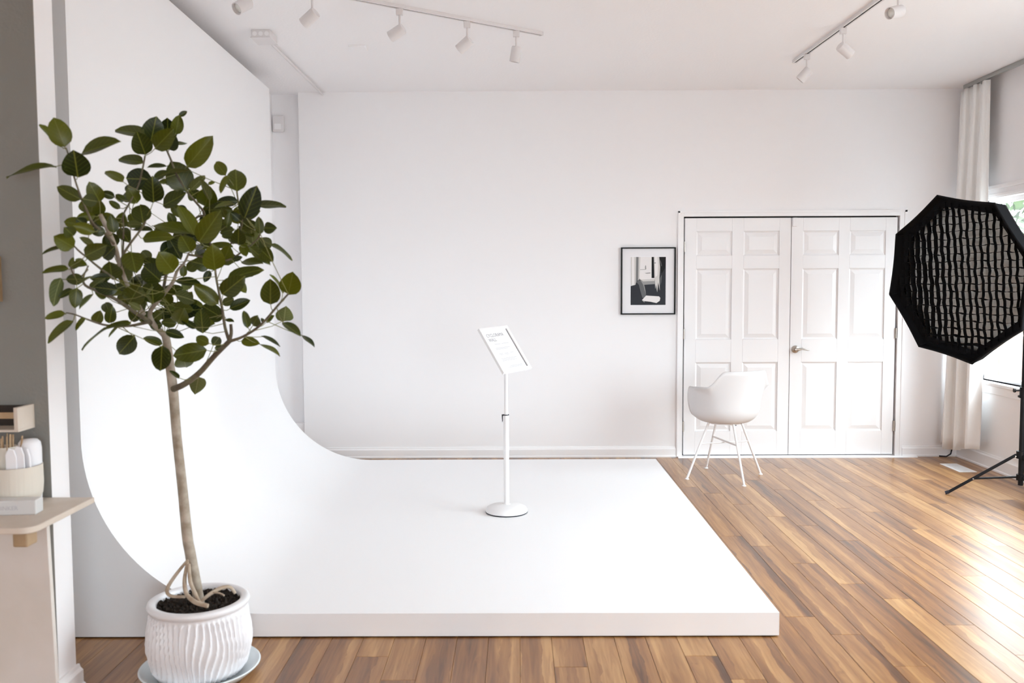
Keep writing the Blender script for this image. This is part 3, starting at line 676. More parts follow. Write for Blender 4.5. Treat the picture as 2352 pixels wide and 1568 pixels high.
sb_.add(vs, fs); so = sb_.obj('shell', 'black_fabric', sx_); md = so.modifiers.new('t', 'SOLIDIFY'); md.thickness = .004; md.offset = -1
df = MB(); vs = oct_ring(.548, -.052, sag=.018); df.add(vs+[lp(0, 0, -.03)], [(j, (j+1) % nn, nn) for j in range(nn)]); df.obj('diffuser', 'diffuser', sx_, smooth=180)
rim = MB(); rim.tube([p for p in oct_ring(SR-.004, LIP-.003, sag=.018)]+[oct_ring(SR-.004, LIP-.003, sag=.018)[0]], .007, 8, caps=False); rim.obj('rim_binding', 'black_fabric', sx_, smooth=60)
gr = MB(); vs = oct_ring(.556, .004, sag=.018)+oct_ring(.485, .000, sag=.0)
gr.add(vs, [(j, (j+1) % nn, nn+(j+1) % nn, nn+j) for j in range(nn)]); go = gr.obj('grid', 'black_fabric', sx_)
gpoly = [(u*.520, v*.520) for u, v in octv]
def clip(axis, c):          # extent of the octagon along the other axis at coordinate c
    out = []
    for k in range(8):
        a, b = gpoly[k], gpoly[(k+1) % 8]
        if (a[axis]-c)*(b[axis]-c) < 0:
            t = (c-a[axis])/(b[axis]-a[axis]); out.append(a[1-axis]+(b[1-axis]-a[1-axis])*t)
    return (min(out), max(out)) if len(out) == 2 else None
PIT = .0495; rg = random.Random(5)
ph1, ph2 = [rg.uniform(0, 6) for _ in range(40)], [rg.uniform(0, 6) for _ in range(40)]
for axis in (0, 1):
    for k in range(-11, 12):
        c = (k+.25)*PIT; ex = clip(axis, c)
        if not ex: continue
        b = MB(); nseg = max(2, int((ex[1]-ex[0])/PIT*2)); D = .031 if axis == 0 else .030
        vs = []
        for t in range(nseg+1):
            o_ = ex[0]+(ex[1]-ex[0])*t/nseg; w_ = .004*math.sin(o_*34+ph1[k+12])+.003*math.sin(o_*71+ph2[k+12])
            u_, v_ = (c+w_, o_) if axis == 0 else (o_, c+w_)
            sh_ = (-.006+.020*smooth(.10, -.5, u_)) if axis == 0 else 0       # slack cloth leans on the far side
            dv = -.020*smooth(-.30, -.52, v_) if axis == 1 else 0
            vs += [lp(u_-sh_, v_+dv, .012), lp(u_, v_, .012-D)]
        b.add(vs, [(2*t, 2*t+2, 2*t+3, 2*t+1) for t in range(nseg)])
        g = b.obj('grid_strip', 'black_fabric', go); md = g.modifiers.new('t', 'SOLIDIFY'); md.thickness = .0022; md.offset = 0
ribs = MB()
for u, v in octv:
    rb = MB(); rb.tube([lp(u*.10, v*.10, -BD+.02), lp(u*.34, v*.34, -BD+.20), lp(u*.535, v*.535, -.06), lp(u*(SR-.012), v*(SR-.012), LIP-.01)], .004, 6); rb.obj('rib', 'black_metal', sx_, smooth=60)
MB().tube([lp(0, 0, -BD-.03), lp(0, 0, -BD+.012)], .088, 24).obj('speed_ring', 'black_metal', sx_, smooth=40)

ST = Vector((3.445, 5.93, 0))
# studio flash head behind the softbox
hp = SC+lp(0, 0, -BD-.034)
lh = empty('flash_head', hp); tag(lh, 'black studio flash head behind the softbox', 'flash')
MB().tube([Vector((0, 0, 0)), lp(0, 0, -.20)], .055, 20).obj('body', 'black_metal', lh, smooth=40, bevel=.004)
MB().box((-.02, -.02, -.11), (.02, .02, -.045)).obj('yoke', 'black_metal', lh)
st = empty('light_stand', ST); tag(st, 'black tripod light stand holding the softbox at right edge', 'light stand')
hz = hp.z-.09
MB().tube([(0, 0, .10), (0, 0, .76)], .0165, 16).obj('lower_column', 'black_metal', st, smooth=40)
MB().tube([(0, 0, .76), (0, 0, 1.12)], .0135, 16).obj('middle_column', 'black_metal', st, smooth=40)
MB().tube([(0, 0, 1.12), (-.04, .02, hz)], .011, 16).obj('upper_column', 'black_metal', st, smooth=40)
cl2 = MB(); cl2.tube([(0, 0, .70), (0, 0, .775)], .024, 16); cl2.obj('locking_collar', 'black_metal', st, smooth=40)
kn = MB(); kn.tube([(-.020, 0, .752), (-.055, 0, .752)], .006, 8); kn.tube([(-.055, 0, .752), (-.056, 0, .752), (-.066, 0, .752)], [.006, .014, .014], 8); kn.obj('knob', 'black_metal', st, smooth=40); MB().tube([(-.020, 0, .712), (-.034, 0, .712)], .008, 8).obj('screw', 'black_metal', st, smooth=40)
MB().tube([(0, 0, .285), (0, 0, .335)], .032, 16).obj('upper_hub', 'black_metal', st, smooth=40)
MB().tube([(0, 0, .135), (0, 0, .175)], .028, 16).obj('lower_hub', 'black_metal', st, smooth=40)
ft = Vector((3.023, 6.086, 0))-ST; a0 = math.atan2(ft.y, ft.x); lr = ft.length
for k in range(3):
    a = a0+k*2*PI/3; d = Vector((math.cos(a), math.sin(a), 0)); l_ = lr if k == 0 else .40
    if k: d = Vector((math.cos(a0+k*2*PI/3+(.25 if k == 2 else -.25)), math.sin(a0+k*2*PI/3+(.25 if k == 2 else -.25)), 0)); 
    if k: l_ = min(.44, (XR-.06-ST.x)/max(.05, d.x))
    lo = MB(); lo.tube([d*.03+Vector((0, 0, .308)), d*l_+Vector((0, 0, .012))], .0105, 10); lg = lo.obj('leg', 'black_metal', st, smooth=40)
    mid = (d*.03+Vector((0, 0, .308))).lerp(d*l_+Vector((0, 0, .012)), .62)
    br = MB(); br.tube([d*.028+Vector((0, 0, .155)), mid], .0075, 8); br.obj('brace', 'black_metal', st, smooth=40)
    MB().tube([d*(l_-.012)+Vector((0, 0, .02)), d*(l_+.012)+Vector((0, 0, .011))], .0118, 10).obj('foot_cap', 'rubber', lg, smooth=40)
    rv = MB()
    side = Vector((0, 0, 1)).cross(d)*.0125
    if side.y > 0: side = -side
    rv.tube([mid+side*.7, mid+side*1.1], .0045, 8); rv.tube([d*.036+Vector((0, 0, .300))+side*.7, d*.036+Vector((0, 0, .300))+side*1.3], .0045, 8); rv.obj('rivet', 'nickel', lg)

# ------------------------------------------------------------------ shelf corner at the left
SZ = .742; SXR = -1.486
sf = empty('wall_shelf', (-1.85, PY0, SZ)); tag(sf, 'pale wooden wall shelf with rounded corners at left edge', 'shelf')
def rrect(x0, x1, y0, y1, r, corners):
    pts = []
    for cx, cy_, a0_, on in ((x1-r, y0+r, -PI/2, 'fr' in corners), (x1-r, y1-r, 0, 'br' in corners)):
        if on: pts += [(cx+r*math.cos(a0_+PI/2*k/8), cy_+r*math.sin(a0_+PI/2*k/8)) for k in range(9)]
        else: pts.append((x1, y0 if a0_ < 0 else y1))
    return pts + [(x0, y1), (x0, y0)]
pl = [(x+1.85, y-PY0) for x, y in rrect(XL, SXR, 2.632, PY0+.055, .045, ('fr', 'br'))]
pl2 = []
MB().prism([(x+1.85, y-PY0) for x, y in rrect(XL, SXR, 2.632, PY0-.001, .045, ('fr',))], 'z', -.020, 0).obj('board', 'pale_wood', sf, smooth=30, bevel=.003)
c1 = at(38, 1228, 2.70); c2 = at(74, 1252, 2.70)
MB().box((c1.x+1.85, 2.675-PY0, c2.z-SZ), (c2.x+1.85, 2.735-PY0, -.020)).obj('bracket', 'tan_wood', sf, bevel=.006)
cbn = empty('wood_panel', (-2.1, PY0-.05, 0)); tag(cbn, 'pale wooden board standing against the wall under the shelf', 'board')
xa_ = at(107, 1222, 3.008).x; xb_ = at(137, 1568, 3.008).x; zt_ = SZ-.085
bmx = MB(); yb0, yb1 = 3.008, PY0-.001
zb_ = 0; xlow = xa_+(xb_-xa_)*(zt_-zb_)/(zt_-at(137, 1568, 3.008).z)
xlow = min(xlow, PX+.005)
vs = [(XL+.3, yb0, 0), (xlow, yb0, 0), (xlow, yb1, 0), (XL+.3, yb1, 0), (XL+.3, yb0, SZ-.021), (xa_, yb0, SZ-.021), (xa_, yb1, SZ-.021), (XL+.3, yb1, SZ-.021)]
bmx.add([(x+2.1, y-PY0+.05, z) for x, y, z in vs], [(0,3,2,1),(4,5,6,7),(0,1,5,4),(1,2,6,5),(2,3,7,6),(3,0,4,7)]); bmx.obj('board_face', 'white_wood', cbn, bevel=.003)
# small wall box above the shelf
wx = at(80, 950, PY0).x; bz0, bz1 = .990, 1.073
wbx = empty('wall_box', (wx, PY0, bz0)); tag(wbx, 'small open wooden wall box above the shelf', 'box'); yo = -.105; hgt = bz1-bz0
MB().box((-.014, yo, .008), (0, -.0008, hgt)).obj('end_panel', 'pale_wood', wbx, bevel=.001)
MB().box((-.80, yo, 0), (0, -.0008, .008)).obj('bottom_panel', 'pale_wood', wbx, bevel=.001)
MB().box((-.80, yo+.004, hgt*.55), (-.014, yo+.014, hgt*.80)).obj('slat', 'tan_wood', wbx, bevel=.001)
MB().box((-.80, -.012, .008), (-.014, -.0008, hgt*.95)).obj('back_panel', 'box_back', wbx)  # near-black back panel, much darker than the other panels
# picture edge on the partition
fe_x = at(5, 650, PY0).x
we = empty('wall_picture', (fe_x, PY0, 1.43)); tag(we, 'edge of a small wooden picture frame on the grey wall', 'picture')
MB().box((-.010, -.022, 0), (0, -.0008, .155)).obj('frame_side', 'tan_wood', we); MB().box((-.12, -.022, .145), (-.010, -.0008, .155)).obj('frame_side', 'tan_wood', we); MB().box((-.12, -.022, 0), (-.010, -.0008, .010)).obj('frame_side', 'tan_wood', we); MB().box((-.12, -.010, .010), (-.010, -.0008, .145)).obj('backing', 'pale_wood', we)
# bowl, cups, sticks, book
BX = at(92, 1100, 2.915).x-.080; bo = Vector((BX, 2.915, SZ))
bw_ = empty('stoneware_bowl', bo); tag(bw_, 'cream ribbed stoneware bowl holding cups on the shelf', 'bowl')
MB().lathe([(0, 0), (.048, 0), (.066, .012), (.078, .040), (.0815, .075), (.0815, .138), (.0775, .138), (.0770, .060), (.062, .020), (0, .012)], 96, fn=lambda a, z: (.0009*math.sin(a*60) if .02 < z < .125 else 0)).obj('bowl', 'cream', bw_, smooth=50)
def cup(off, r, h, label, mt, z0=.014):
    e = empty('paper_cup', bo+Vector((off[0], off[1], z0))); tag(e, label, 'cup')
    MB().lathe([(0, 0), (r*.80, 0), (r, h), (r*1.03, h+.002), (r*1.02, h+.005), (r*.97, h+.003), (r*.78, .003), (0, .003)], 40).obj('cup_body', mt, e, smooth=40); return e
cup((-.022, -.015), .034, .186, 'cream cup holding wooden sticks inside the stoneware bowl', 'cream')
# white sachets leaning in the bowl, with a rounded cream lid behind
ld = empty('cream_jar', bo+Vector((.032, .030, .014))); tag(ld, 'rounded white jar standing at the back of the bowl', 'jar')
MB().lathe([(0, 0), (.032, 0), (.036, .05), (.037, .175), (.034, .196), (.026, .206), (0, .209)], 36).obj('jar_body', 'paper', ld, smooth=50)
for k, (x, y, rz, hh_) in enumerate(((.016, -.050, .25, .200), (.036, -.036, .12, .205), (.050, -.014, -.3, .196))):
    e = empty('paper_sachet', bo+Vector((x, y, .016))); e.rotation_euler = (.05, .0, rz)
    tag(e, ('leftmost', 'middle', 'rightmost')[k]+' white paper sachet standing in the stoneware bowl', 'sachet', 'paper sachets in the bowl')
    MB().prism([(-.016, 0), (.016, 0), (.017, hh_*.8), (.010, hh_*.93), (-.006, hh_*.95), (-.016, hh_*.85)], 'y', -.004, .004).obj('packet', 'paper', e, bevel=.002)
for k in range(13):
    a = 2*PI*k/13; r0, r1 = .010+.006*(k % 3), .026+.010*((k*5) % 4)/3; h_ = .236+.012*((k*7) % 5)/4
    b0 = bo+Vector((-.022, -.015, 0))+Vector((math.cos(a)*r0, math.sin(a)*r0, .022)); b1 = bo+Vector((-.022, -.015, 0))+Vector((math.cos(a)*r1, math.sin(a)*r1, h_))
    if k in (1, 2): b1 += Vector((.022, 0, -.012))
    d = b1-b0; q = MB(); L_ = d.length
    q.box((-.0030, -.0014, 0), (.0030, .0014, L_)); o = q.obj('wooden_stick', 'tan_wood', bevel=.0008); o.location = b0; o.rotation_euler = (d.to_track_quat('Z', 'Y') @ __import__('mathutils').Quaternion((0, 0, 1), k*1.3)).to_euler()
    tag(o, 'thin flat wooden stick standing in the cream cup', 'stick', 'wooden sticks in the cup')
bkx = at(82, 1165, 2.79); bk_ = empty('book', (bkx.x, 2.792, SZ)); bk_.rotation_euler = (0, 0, .10); tag(bk_, 'grey white book lying on the shelf before the bowl', 'book')
MB().box((-.30, 0, 0), (0, .055, .048)).obj('cover', 'book', bk_, bevel=.004)
lettering('THINKER', .019, -.056, .017, 0, bk_, 'soft_ink', align='RIGHT', xf=Matrix.Translation((0, -.0003, 0)) @ Matrix.Rotation(PI/2, 4, 'X'))

# ------------------------------------------------------------------ potted fig tree
PD = 3.26
pc_ = at(447, 1560, PD); PB = Vector((-1.215, PD, 0))
sa = empty('plant_saucer', PB); tag(sa, 'round pale glazed saucer under the ribbed plant pot', 'saucer')
MB().lathe([(0, 0), (.165, 0), (.185, .004), (.215, .030), (.222, .038), (.217, .041), (.209, .036), (.182, .010), (0, .008)], 64).obj('dish', 'saucer', sa, smooth=50)
pt = empty('plant_pot', PB+Vector((0, 0, .010))); tag(pt, 'white ceramic pot with wavy vertical ribs', 'pot')
rp = random.Random(3)
def ribs_fn(a, z):
    if z > .252 or z < .004: return 0
    w = math.sin(a*3+1)*.35*math.sin(z*16+a*2)+.28*math.sin(z*21+a*5)
    k = math.sin(a*26+w*3.2)
    return .0056*(1-abs(k))**.8*2-.003 if z < .245 else 0
prof = [(0, 0), (.135, 0), (.150, .006), (.168, .03)]+[(.168+.026*math.sin(PI*min(1, (z-.03)/.16)/2)-.020*smooth(.10, .25, z), z) for z in [.03+.216*k/30 for k in range(1, 31)]]
prof += [(.172, .254), (.176, .258), (.183, .263), (.187, .272), (.184, .281), (.174, .285), (.158, .284), (.153, .278), (.151, .262), (.150, .2), (0, .19)]
MB().lathe(prof, 312, fn=ribs_fn).obj('pot_body', 'ceramic', pt, smooth=60)
so_ = MB(); rs = random.Random(11); n_ = 30
for j in range(n_+1):
    for i in range(60):
        r = .1515*j/n_; a = 2*PI*i/60
        so_.v.append((r*math.cos(a), r*math.sin(a), .262+rs.uniform(-.007, .007)+.006*math.sin(a*3+j)))
for j in range(n_):
    for i in range(60): a = j*60+i; b = j*60+(i+1) % 60; so_.f.append((a, b, b+60, a+60)); so_.m.append(0)
for k in range(260):
    r, a = .145*math.sqrt(rs.random()), rs.uniform(0, 2*PI); s = rs.uniform(.003, .008); p = Vector((r*math.cos(a), r*math.sin(a), .268))
    so_.add([p+Vector((s, 0, 0)), p+Vector((-s, s*.4, 0)), p+Vector((0, -s, s*.2)), p+Vector((0, 0, s*1.2))], [(0, 1, 3), (1, 2, 3), (2, 0, 3), (0, 2, 1)])
sl = so_.obj('soil', 'soil', pt, smooth=30); sl['kind'] = 'stuff'

TB = PB+Vector((0, 0, .26)); tree = empty('fig_tree', TB); tag(tree, 'slender potted fig tree with a rounded crown of glossy leaves', 'tree')
def br_obj(name, pts, mt, n=10, sub=4):
    # pts: (px, py, width px, depth)
    P = [at(x, y, d) for x, y, w, d in pts]; Rr = [w*.5*d/F_PX for x, y, w, d in pts]
    out, rad = [], []
    for i in range(len(P)-1):
        p0, p1, p2, p3 = P[max(i-1, 0)], P[i], P[i+1], P[min(i+2, len(P)-1)]
        for k in range(sub):
            t = k/sub
            out.append(.5*((2*p1)+(p2-p0)*t+(2*p0-5*p1+4*p2-p3)*t*t+(3*p1-p0-3*p2+p3)*t**3)); rad.append(Rr[i]*(1-t)+Rr[i+1]*t)
    out.append(P[-1]); rad.append(Rr[-1])
    b = MB(); b.tube([p-TB for p in out], rad, n); o = b.obj(name, mt, tree, smooth=60)
    return out
skeleton = []
trunk = br_obj('trunk', [(458, 1385, 24, 3.26), (452, 1350, 24, 3.26), (444, 1310, 25, 3.26), (436, 1265, 24, 3.26), (430, 1230, 24, 3.26), (419, 1120, 22, 3.26), (406, 1000, 21, 3.26), (398, 900, 22, 3.26), (389, 830, 20, 3.26), (382, 780, 18, 3.26), (376, 765, 15, 3.25)], 'bark', 16, 6)
br = [
 ([(398, 893, 16, 3.25), (425, 881, 14, 3.22), (458, 856, 13, 3.2), (490, 820, 12, 3.19), (515, 795, 11, 3.18), (528, 782, 11, 3.17)], 'twig'),
 ([(526, 785, 10, 3.17), (531, 765, 8, 3.17), (530, 744, 7, 3.17)], 'twig'),
 ([(526, 784, 8, 3.17), (560, 772, 6, 3.15), (600, 745, 5.5, 3.13), (635, 705, 5, 3.12), (662, 675, 4, 3.12)], 'twig'),
 ([(526, 782, 8, 3.17), (517, 752, 7, 3.18), (511, 712, 6, 3.19), (503, 672, 5.5, 3.2), (496, 635, 5, 3.2), (492, 600, 4.5, 3.2), (478, 540, 4, 3.2)], 'twig'),
 ([(378, 770, 15, 3.25), (352, 742, 12, 3.24), (345, 715, 10, 3.23), (372, 680, 9, 3.22), (397, 648, 8, 3.21), (407, 622, 6, 3.2), (424, 602, 5, 3.2), (434, 580, 4, 3.2)], 'bark'),
 ([(350, 742, 11, 3.24), (318, 722, 9, 3.18), (290, 703, 9, 3.12), (262, 685, 8, 3.05), (228, 670, 7, 2.98), (196, 655, 6, 2.93), (192, 636, 4, 2.92), (203, 610, 3, 2.92)], 'twig'),
 ([(345, 738, 9, 3.23), (300, 748, 6, 3.12), (262, 748, 5, 3.02), (236, 745, 5, 2.96), (200, 733, 4, 2.92), (172, 722, 3.5, 2.9), (152, 718, 3, 2.9)], 'twig'),
 ([(330, 722, 11, 3.22), (300, 670, 9, 3.15), (276, 610, 9, 3.08), (265, 570, 11, 3.02), (248, 528, 11, 3.0), (230, 492, 10, 2.98)], 'bark'),
 ([(276, 612, 7, 3.08), (283, 585, 6, 3.06), (300, 558, 5, 3.06), (331, 515, 5, 3.08), (334, 490, 4, 3.1)], 'twig'),
 ([(262, 560, 6, 3.0), (240, 535, 6, 2.96), (215, 515, 6, 2.92), (200, 485, 5, 2.9), (187, 455, 4.5, 2.9), (172, 412, 4, 2.9), (160, 365, 4, 2.9), (152, 340, 3, 2.9)], 'twig'),
 ([(196, 588, 4, 2.95), (180, 575, 4, 2.92), (168, 562, 3, 2.9)], 'twig'),
 ([(262, 640, 6, 3.02), (225, 612, 5, 2.97), (196, 588, 4, 2.95)], 'twig'),
 ([(282, 588, 5, 3.06), (284, 525, 4, 3.08), (283, 495, 4, 3.1), (298, 465, 4, 3.12), (318, 425, 3.5, 3.14), (327, 390, 4, 3.14), (333, 358, 4, 3.14)], 'twig'),
 ([(372, 682, 8, 3.22), (395, 580, 6, 3.26), (445, 505, 5, 3.26), (470, 492, 5, 3.26), (448, 462, 5, 3.24), (428, 438, 5, 3.22), (405, 400, 4.5, 3.2), (393, 368, 4.5, 3.2), (383, 345, 4, 3.2)], 'twig'),
 ([(434, 585, 5, 3.2), (470, 590, 5, 3.2), (520, 598, 5, 3.22), (560, 575, 4, 3.24), (592, 548, 4, 3.24), (597, 535, 3, 3.24)], 'twig'),
 ([(492, 598, 5, 3.2), (530, 560, 4, 3.26), (553, 525, 4, 3.26), (556, 500, 4, 3.26), (548, 468, 4, 3.26), (544, 438, 3.5, 3.26)], 'twig'),
 ([(202, 618, 4, 2.92), (180, 640, 4, 2.9), (168, 628, 4, 2.88), (162, 612, 3, 2.88)], 'twig'),
]
for pts, mt in br: skeleton += br_obj('branch', pts, mt)
skeleton += trunk[-8:]
# aerial roots curling round the foot of the trunk
for pts in ([(432, 1285, 6, 3.22), (405, 1318, 8, 3.2), (384, 1352, 9, 3.17), (392, 1368, 8, 3.15), (425, 1370, 7, 3.14)],
            [(431, 1290, 7, 3.22), (424, 1330, 9, 3.18), (428, 1362, 10, 3.13), (448, 1382, 11, 3.10), (478, 1391, 10, 3.09)],
            [(434, 1295, 7, 3.21), (437, 1335, 9, 3.17), (450, 1366, 9, 3.14), (458, 1385, 8, 3.12)],
            [(462, 1380, 8, 3.17), (485, 1362, 9, 3.19), (508, 1350, 9, 3.22), (528, 1348, 8, 3.25), (540, 1362, 7, 3.26)],
            [(490, 1360, 5, 3.19), (505, 1362, 4, 3.18), (515, 1367, 4, 3.17)]):
    br_obj('aerial_root', pts, 'root')

# leaf shapes shared by all leaves: unit length along +Y, unit width along X, top side +Z
def leaf_mesh(curl, fold, wave, tipp):
    nl, nw = 8, 4; vs = []; uvs = []
    for i in range(nl+1):
        t = i/nl
        w = (math.sin(PI*t**.88))**.58 if 0 < t < 1 else 0
        w *= (1-.12*t) ; w = max(w, .03 if i == 0 else .015)
        if t > .9: w *= 1-tipp*(t-.9)/.1
        for j in range(nw+1):
            s = j/nw*2-1
            z = -curl*t*t + fold*abs(s)*w*.5 + wave*math.sin(t*6+s*2)*abs(s)*.5
            vs.append((s*w*.5, t, z)); uvs.append((.5+s*.5*w, t))
    n = len(vs); fs = []
    for i in range(nl):
        for j in range(nw): a = i*(nw+1)+j; fs.append((a, a+1, a+nw+2, a+nw+1))
    low = [(x, y, z-.006) for x, y, z in vs]
    me = bpy.data.meshes.new('leaf'); me.from_pydata(vs+low, [], fs+[tuple(n+i for i in reversed(f_)) for f_ in fs])
    me.materials.append(M['leaf']); me.materials.append(M['leaf_under'])
    uvl = me.uv_layers.new(name='UVMap'); allu = uvs+uvs
    for p in me.polygons:
        p.material_index = 0 if p.index < len(fs) else 1; p.use_smooth = True
        for li in p.loop_indices: uvl.data[li].uv = allu[me.loops[li].vertex_index]
    me.update(); return me
LM = [leaf_mesh(.08, .18, .03, .3), leaf_mesh(.16, .12, .05, .5), leaf_mesh(-.06, .22, .04, .2), leaf_mesh(.22, .10, -.05, .6), leaf_mesh(.02, .15, .06, .3)]
# base x, base y, tip x, tip y, apparent width, depth order (-1 front, 1 back), 'u' = pale underside seen
LEAVES = [
(149,337,123,269,46),(142,337,91,285,18),(186,353,272,319,24),(179,407,170,350,56),(130,383,10,384,13),(186,458,128,427,30),
(332,310,262,294,26),(334,355,315,304,42,-1),(346,328,358,272,46),(356,341,394,301,40,-1),(385,325,385,271,38,1),(403,309,412,264,26,1),(411,267,430,255,12,1),(400,334,429,322,11,1,'u'),(388,343,403,314,28),
(329,374,270,362,24),(283,417,241,387,22),(351,412,286,410,46),(385,382,338,387,10,1,'u'),(352,412,387,393,16,-1),(390,417,363,416,13,1),(429,439,393,370,56),(439,391,385,397,7,-1,'u'),(429,383,486,316,44),
(353,465,350,412,44,-1),(374,472,431,444,30),(316,466,295,433,28),(329,512,320,462,40,-1),(264,452,232,442,18),(230,464,206,421,34,1),(188,456,230,464,28,-1,'u'),(209,494,216,448,52,1),(276,479,250,461,14,1),(286,462,265,446,16),
(262,535,255,494,24,-1),(278,522,280,495,26),(277,523,293,551,28,-1),(327,516,287,513,17,1,'u'),(301,528,352,533,12,1),(328,549,390,535,24,-1),(438,537,353,504,24),(385,543,417,597,25),(446,539,412,469,32,-1),(438,578,416,540,38,-1),
(169,541,148,522,28),(218,532,168,517,26),(170,568,124,542,38,-1),(141,568,95,581,10),(216,565,181,546,14,1,'u'),(242,530,209,533,22),(195,588,248,562,36,-1),(237,592,262,568,28),(193,599,173,596,11,1,'u'),
(162,615,165,591,12),(163,615,186,606,13),(157,617,95,619,16),(140,638,114,701,28,1,'u'),(192,641,149,641,25),(182,652,214,631,9,-1,'u'),(209,663,239,633,17,0,'u'),(167,664,134,684,15),(176,661,172,706,27,-1),(215,675,179,708,11,1,'u'),
(271,666,215,659,28),(257,641,252,602,46),(271,640,293,604,44,1),(150,719,104,733,17),(168,737,106,785,19),(195,729,170,756,13,-1),(219,742,232,711,24),(251,742,257,707,24),(301,742,240,747,14,-1),(250,751,180,794,5),(273,749,252,775,6),
(301,578,312,626,44,-1),(369,645,329,610,46,-1),(369,646,323,627,22,1),(387,630,328,591,32,1),(399,624,368,584,46),(296,697,322,653,46),(288,702,282,664,30,1),(352,697,348,641,50),
(337,677,317,668,9,-1,'u'),(337,677,354,659,8,-1,'u'),(337,679,351,698,8,-1,'u'),(324,711,296,695,15,-1,'u'),(274,661,296,643,15,1),
(402,677,455,689,28,-1,'u'),(401,645,464,652,17,1),(502,698,445,653,34),(482,621,469,648,16,1),(482,611,443,601,32,1),(494,620,488,569,46,-1),(511,607,525,571,36),(536,597,557,590,13),(522,644,593,608,25,-1),(559,621,582,635,15,1),
(510,676,555,640,42,-1),(539,638,566,673,20,1),(510,698,538,686,19,1,'u'),(527,709,576,690,23),(408,742,425,704,36),(450,754,418,732,15,-1),(466,765,461,709,34,-1),(511,730,460,699,34),(510,732,479,735,15,1),(517,733,538,739,9,1),
(373,744,338,748,23),(406,743,369,739,21),(379,761,424,772,19),(373,790,329,777,19),(310,771,267,819,40,-1),(372,793,369,852,41,-1),(475,803,395,817,42,-1),(419,815,430,853,42,1),(480,789,447,773,23),(489,793,508,769,22,1,'u'),(493,799,516,799,14,1,'u'),
(411,869,390,849,12),(456,866,449,901,36,1,'u'),(621,699,621,639,42),(662,676,673,625,46),(651,673,627,627,9,1),(652,738,656,704,38,1,'u'),(648,740,692,769,17,-1),(691,768,723,796,10),(569,753,560,713,18),(581,747,592,725,26),(611,740,632,725,12),(607,740,600,731,9),
(554,782,594,787,21),(593,789,646,809,7),(600,771,642,798,8),
(519,402,497,374,26),(544,439,541,381,43),(525,403,502,440,14,-1),(562,500,590,428,45,-1),(594,473,659,465,20,1,'u'),(597,538,594,497,20,-1),(606,523,635,524,25),(594,545,612,571,38,1,'u'),(621,561,677,587,12),(571,566,622,608,22),(598,572,629,602,30,1),
(547,562,548,531,31,-1),(582,562,577,530,30,1,'u'),(556,527,584,546,15),(538,527,502,533,17),(457,556,506,485,46,-1),(480,508,492,465,38,1),(471,474,482,431,43,1),(483,462,456,411,15,-1,'u'),(437,437,471,403,20,1,'u'),(478,423,494,416,9,1),(547,462,497,462,23),(540,467,490,471,9,-1,'u'),(535,484,508,480,15),(552,507,529,487,17),(520,522,528,489,18),(460,563,488,544,19),(535,566,464,567,15),(540,541,510,543,15),
(470,590,446,566,26,1),(420,560,400,528,24,1),(430,480,404,478,16,1),(345,600,322,572,26,1),(300,612,286,588,24,1),(390,700,368,668,30,1),(420,700,440,672,26,1),(318,735,300,716,24,1),(352,735,372,712,22,1),(395,470,420,500,22,1),(452,600,430,624,24,1),(556,560,566,590,20,1),(330,640,306,652,26,1),(242,660,226,638,22,1),(395,560,372,580,28,1),(300,490,312,520,20,1),
]
rl = random.Random(21); pet = MB()
rf = random.Random(77)
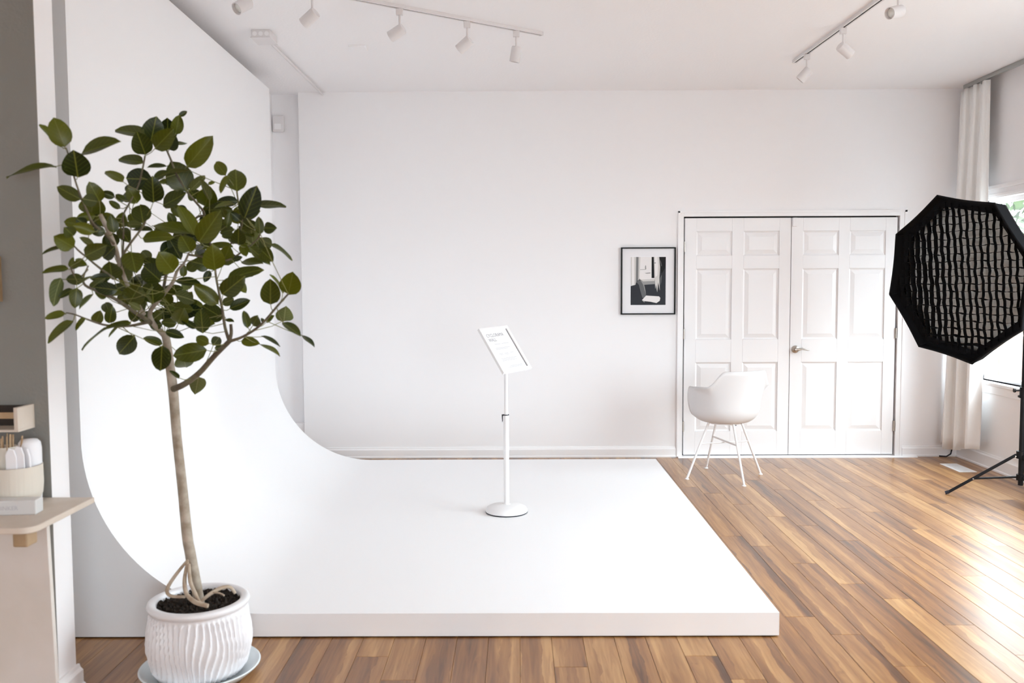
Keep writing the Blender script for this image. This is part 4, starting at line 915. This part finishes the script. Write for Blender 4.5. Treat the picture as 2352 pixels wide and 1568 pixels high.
for cx_, cy__, rx_, ry_, nf in ((330, 670, 110, 70, 26), (520, 560, 90, 80, 20), (250, 560, 70, 80, 10), (430, 720, 60, 35, 7), (370, 470, 100, 60, 8)):
    for k in range(nf):
        a = rf.uniform(0, 2*PI); r = math.sqrt(rf.random()); x, y = cx_+rx_*r*math.cos(a), cy__+ry_*r*math.sin(a); t = rf.uniform(0, 2*PI); l_ = rf.uniform(34, 54)
        LEAVES.append((x, y, x+l_*math.cos(t), y-abs(l_*math.sin(t))*.8+8, rf.uniform(14, 34), 1.1))
for L_ in LEAVES:
    bx_, by_, tx_, ty_, wpx = L_[:5]; od = L_[5] if len(L_) > 5 else 0; und = len(L_) > 6
    sx = smooth(200, 330, min(bx_, tx_)+30)
    d = (2.90+rl.uniform(-.05, .04)+od*.04)*(1-sx) + (3.17+rl.uniform(-.07, .10)+od*.11)*sx
    B = at(bx_, by_, d); Tp = at(tx_, ty_, d); La = (Tp-B).length; wa = wpx*d/F_PX*(1.14 if wpx > 13 else 1)
    Lt = max(La*1.03, min(.098, wa*1.45))
    dz = math.sqrt(max(0, Lt*Lt-La*La))*(-1 if rl.random() < .72 else 1)
    if sx < .5: dz = -abs(dz)
    Tp = at(tx_, ty_, d+dz); Y = (Tp-B); Lr = Y.length; Y.normalize()
    vd = (B-CAM).normalized(); n0 = (-vd+Y*vd.dot(Y)).normalized(); X0 = Y.cross(n0).normalized()
    wr = max(wa, min(.072, .56*Lr)); ph_ = math.acos(min(1, wa/wr))
    c1, c2 = n0*math.cos(ph_)+X0*math.sin(ph_), n0*math.cos(ph_)-X0*math.sin(ph_)
    nrm = c1 if c1.z > c2.z else c2
    if und: nrm = -(c1 if c1.z < c2.z else c2)
    X = Y.cross(nrm).normalized()
    mw = Matrix(((X.x*wr, Y.x*Lr, nrm.x*Lr, B.x-TB.x), (X.y*wr, Y.y*Lr, nrm.y*Lr, B.y-TB.y), (X.z*wr, Y.z*Lr, nrm.z*Lr, B.z-TB.z), (0, 0, 0, 1)))
    link_copy(rl.choice(LM), 'leaf', tree, mw)
    near = min(skeleton, key=lambda p: (p-B).length + max(0, (p-B).dot(Y))*1.5)
    mid = near.lerp(B, .6)-Y*.004*0+Vector((0, 0, -.004))
    pet.tube([near-TB, mid-TB, B-TB+Y*.006], [.0016, .0014, .0013], 5)
po = pet.obj('leaf_stalks', 'petiole', tree, smooth=60); po['kind'] = 'stuff'
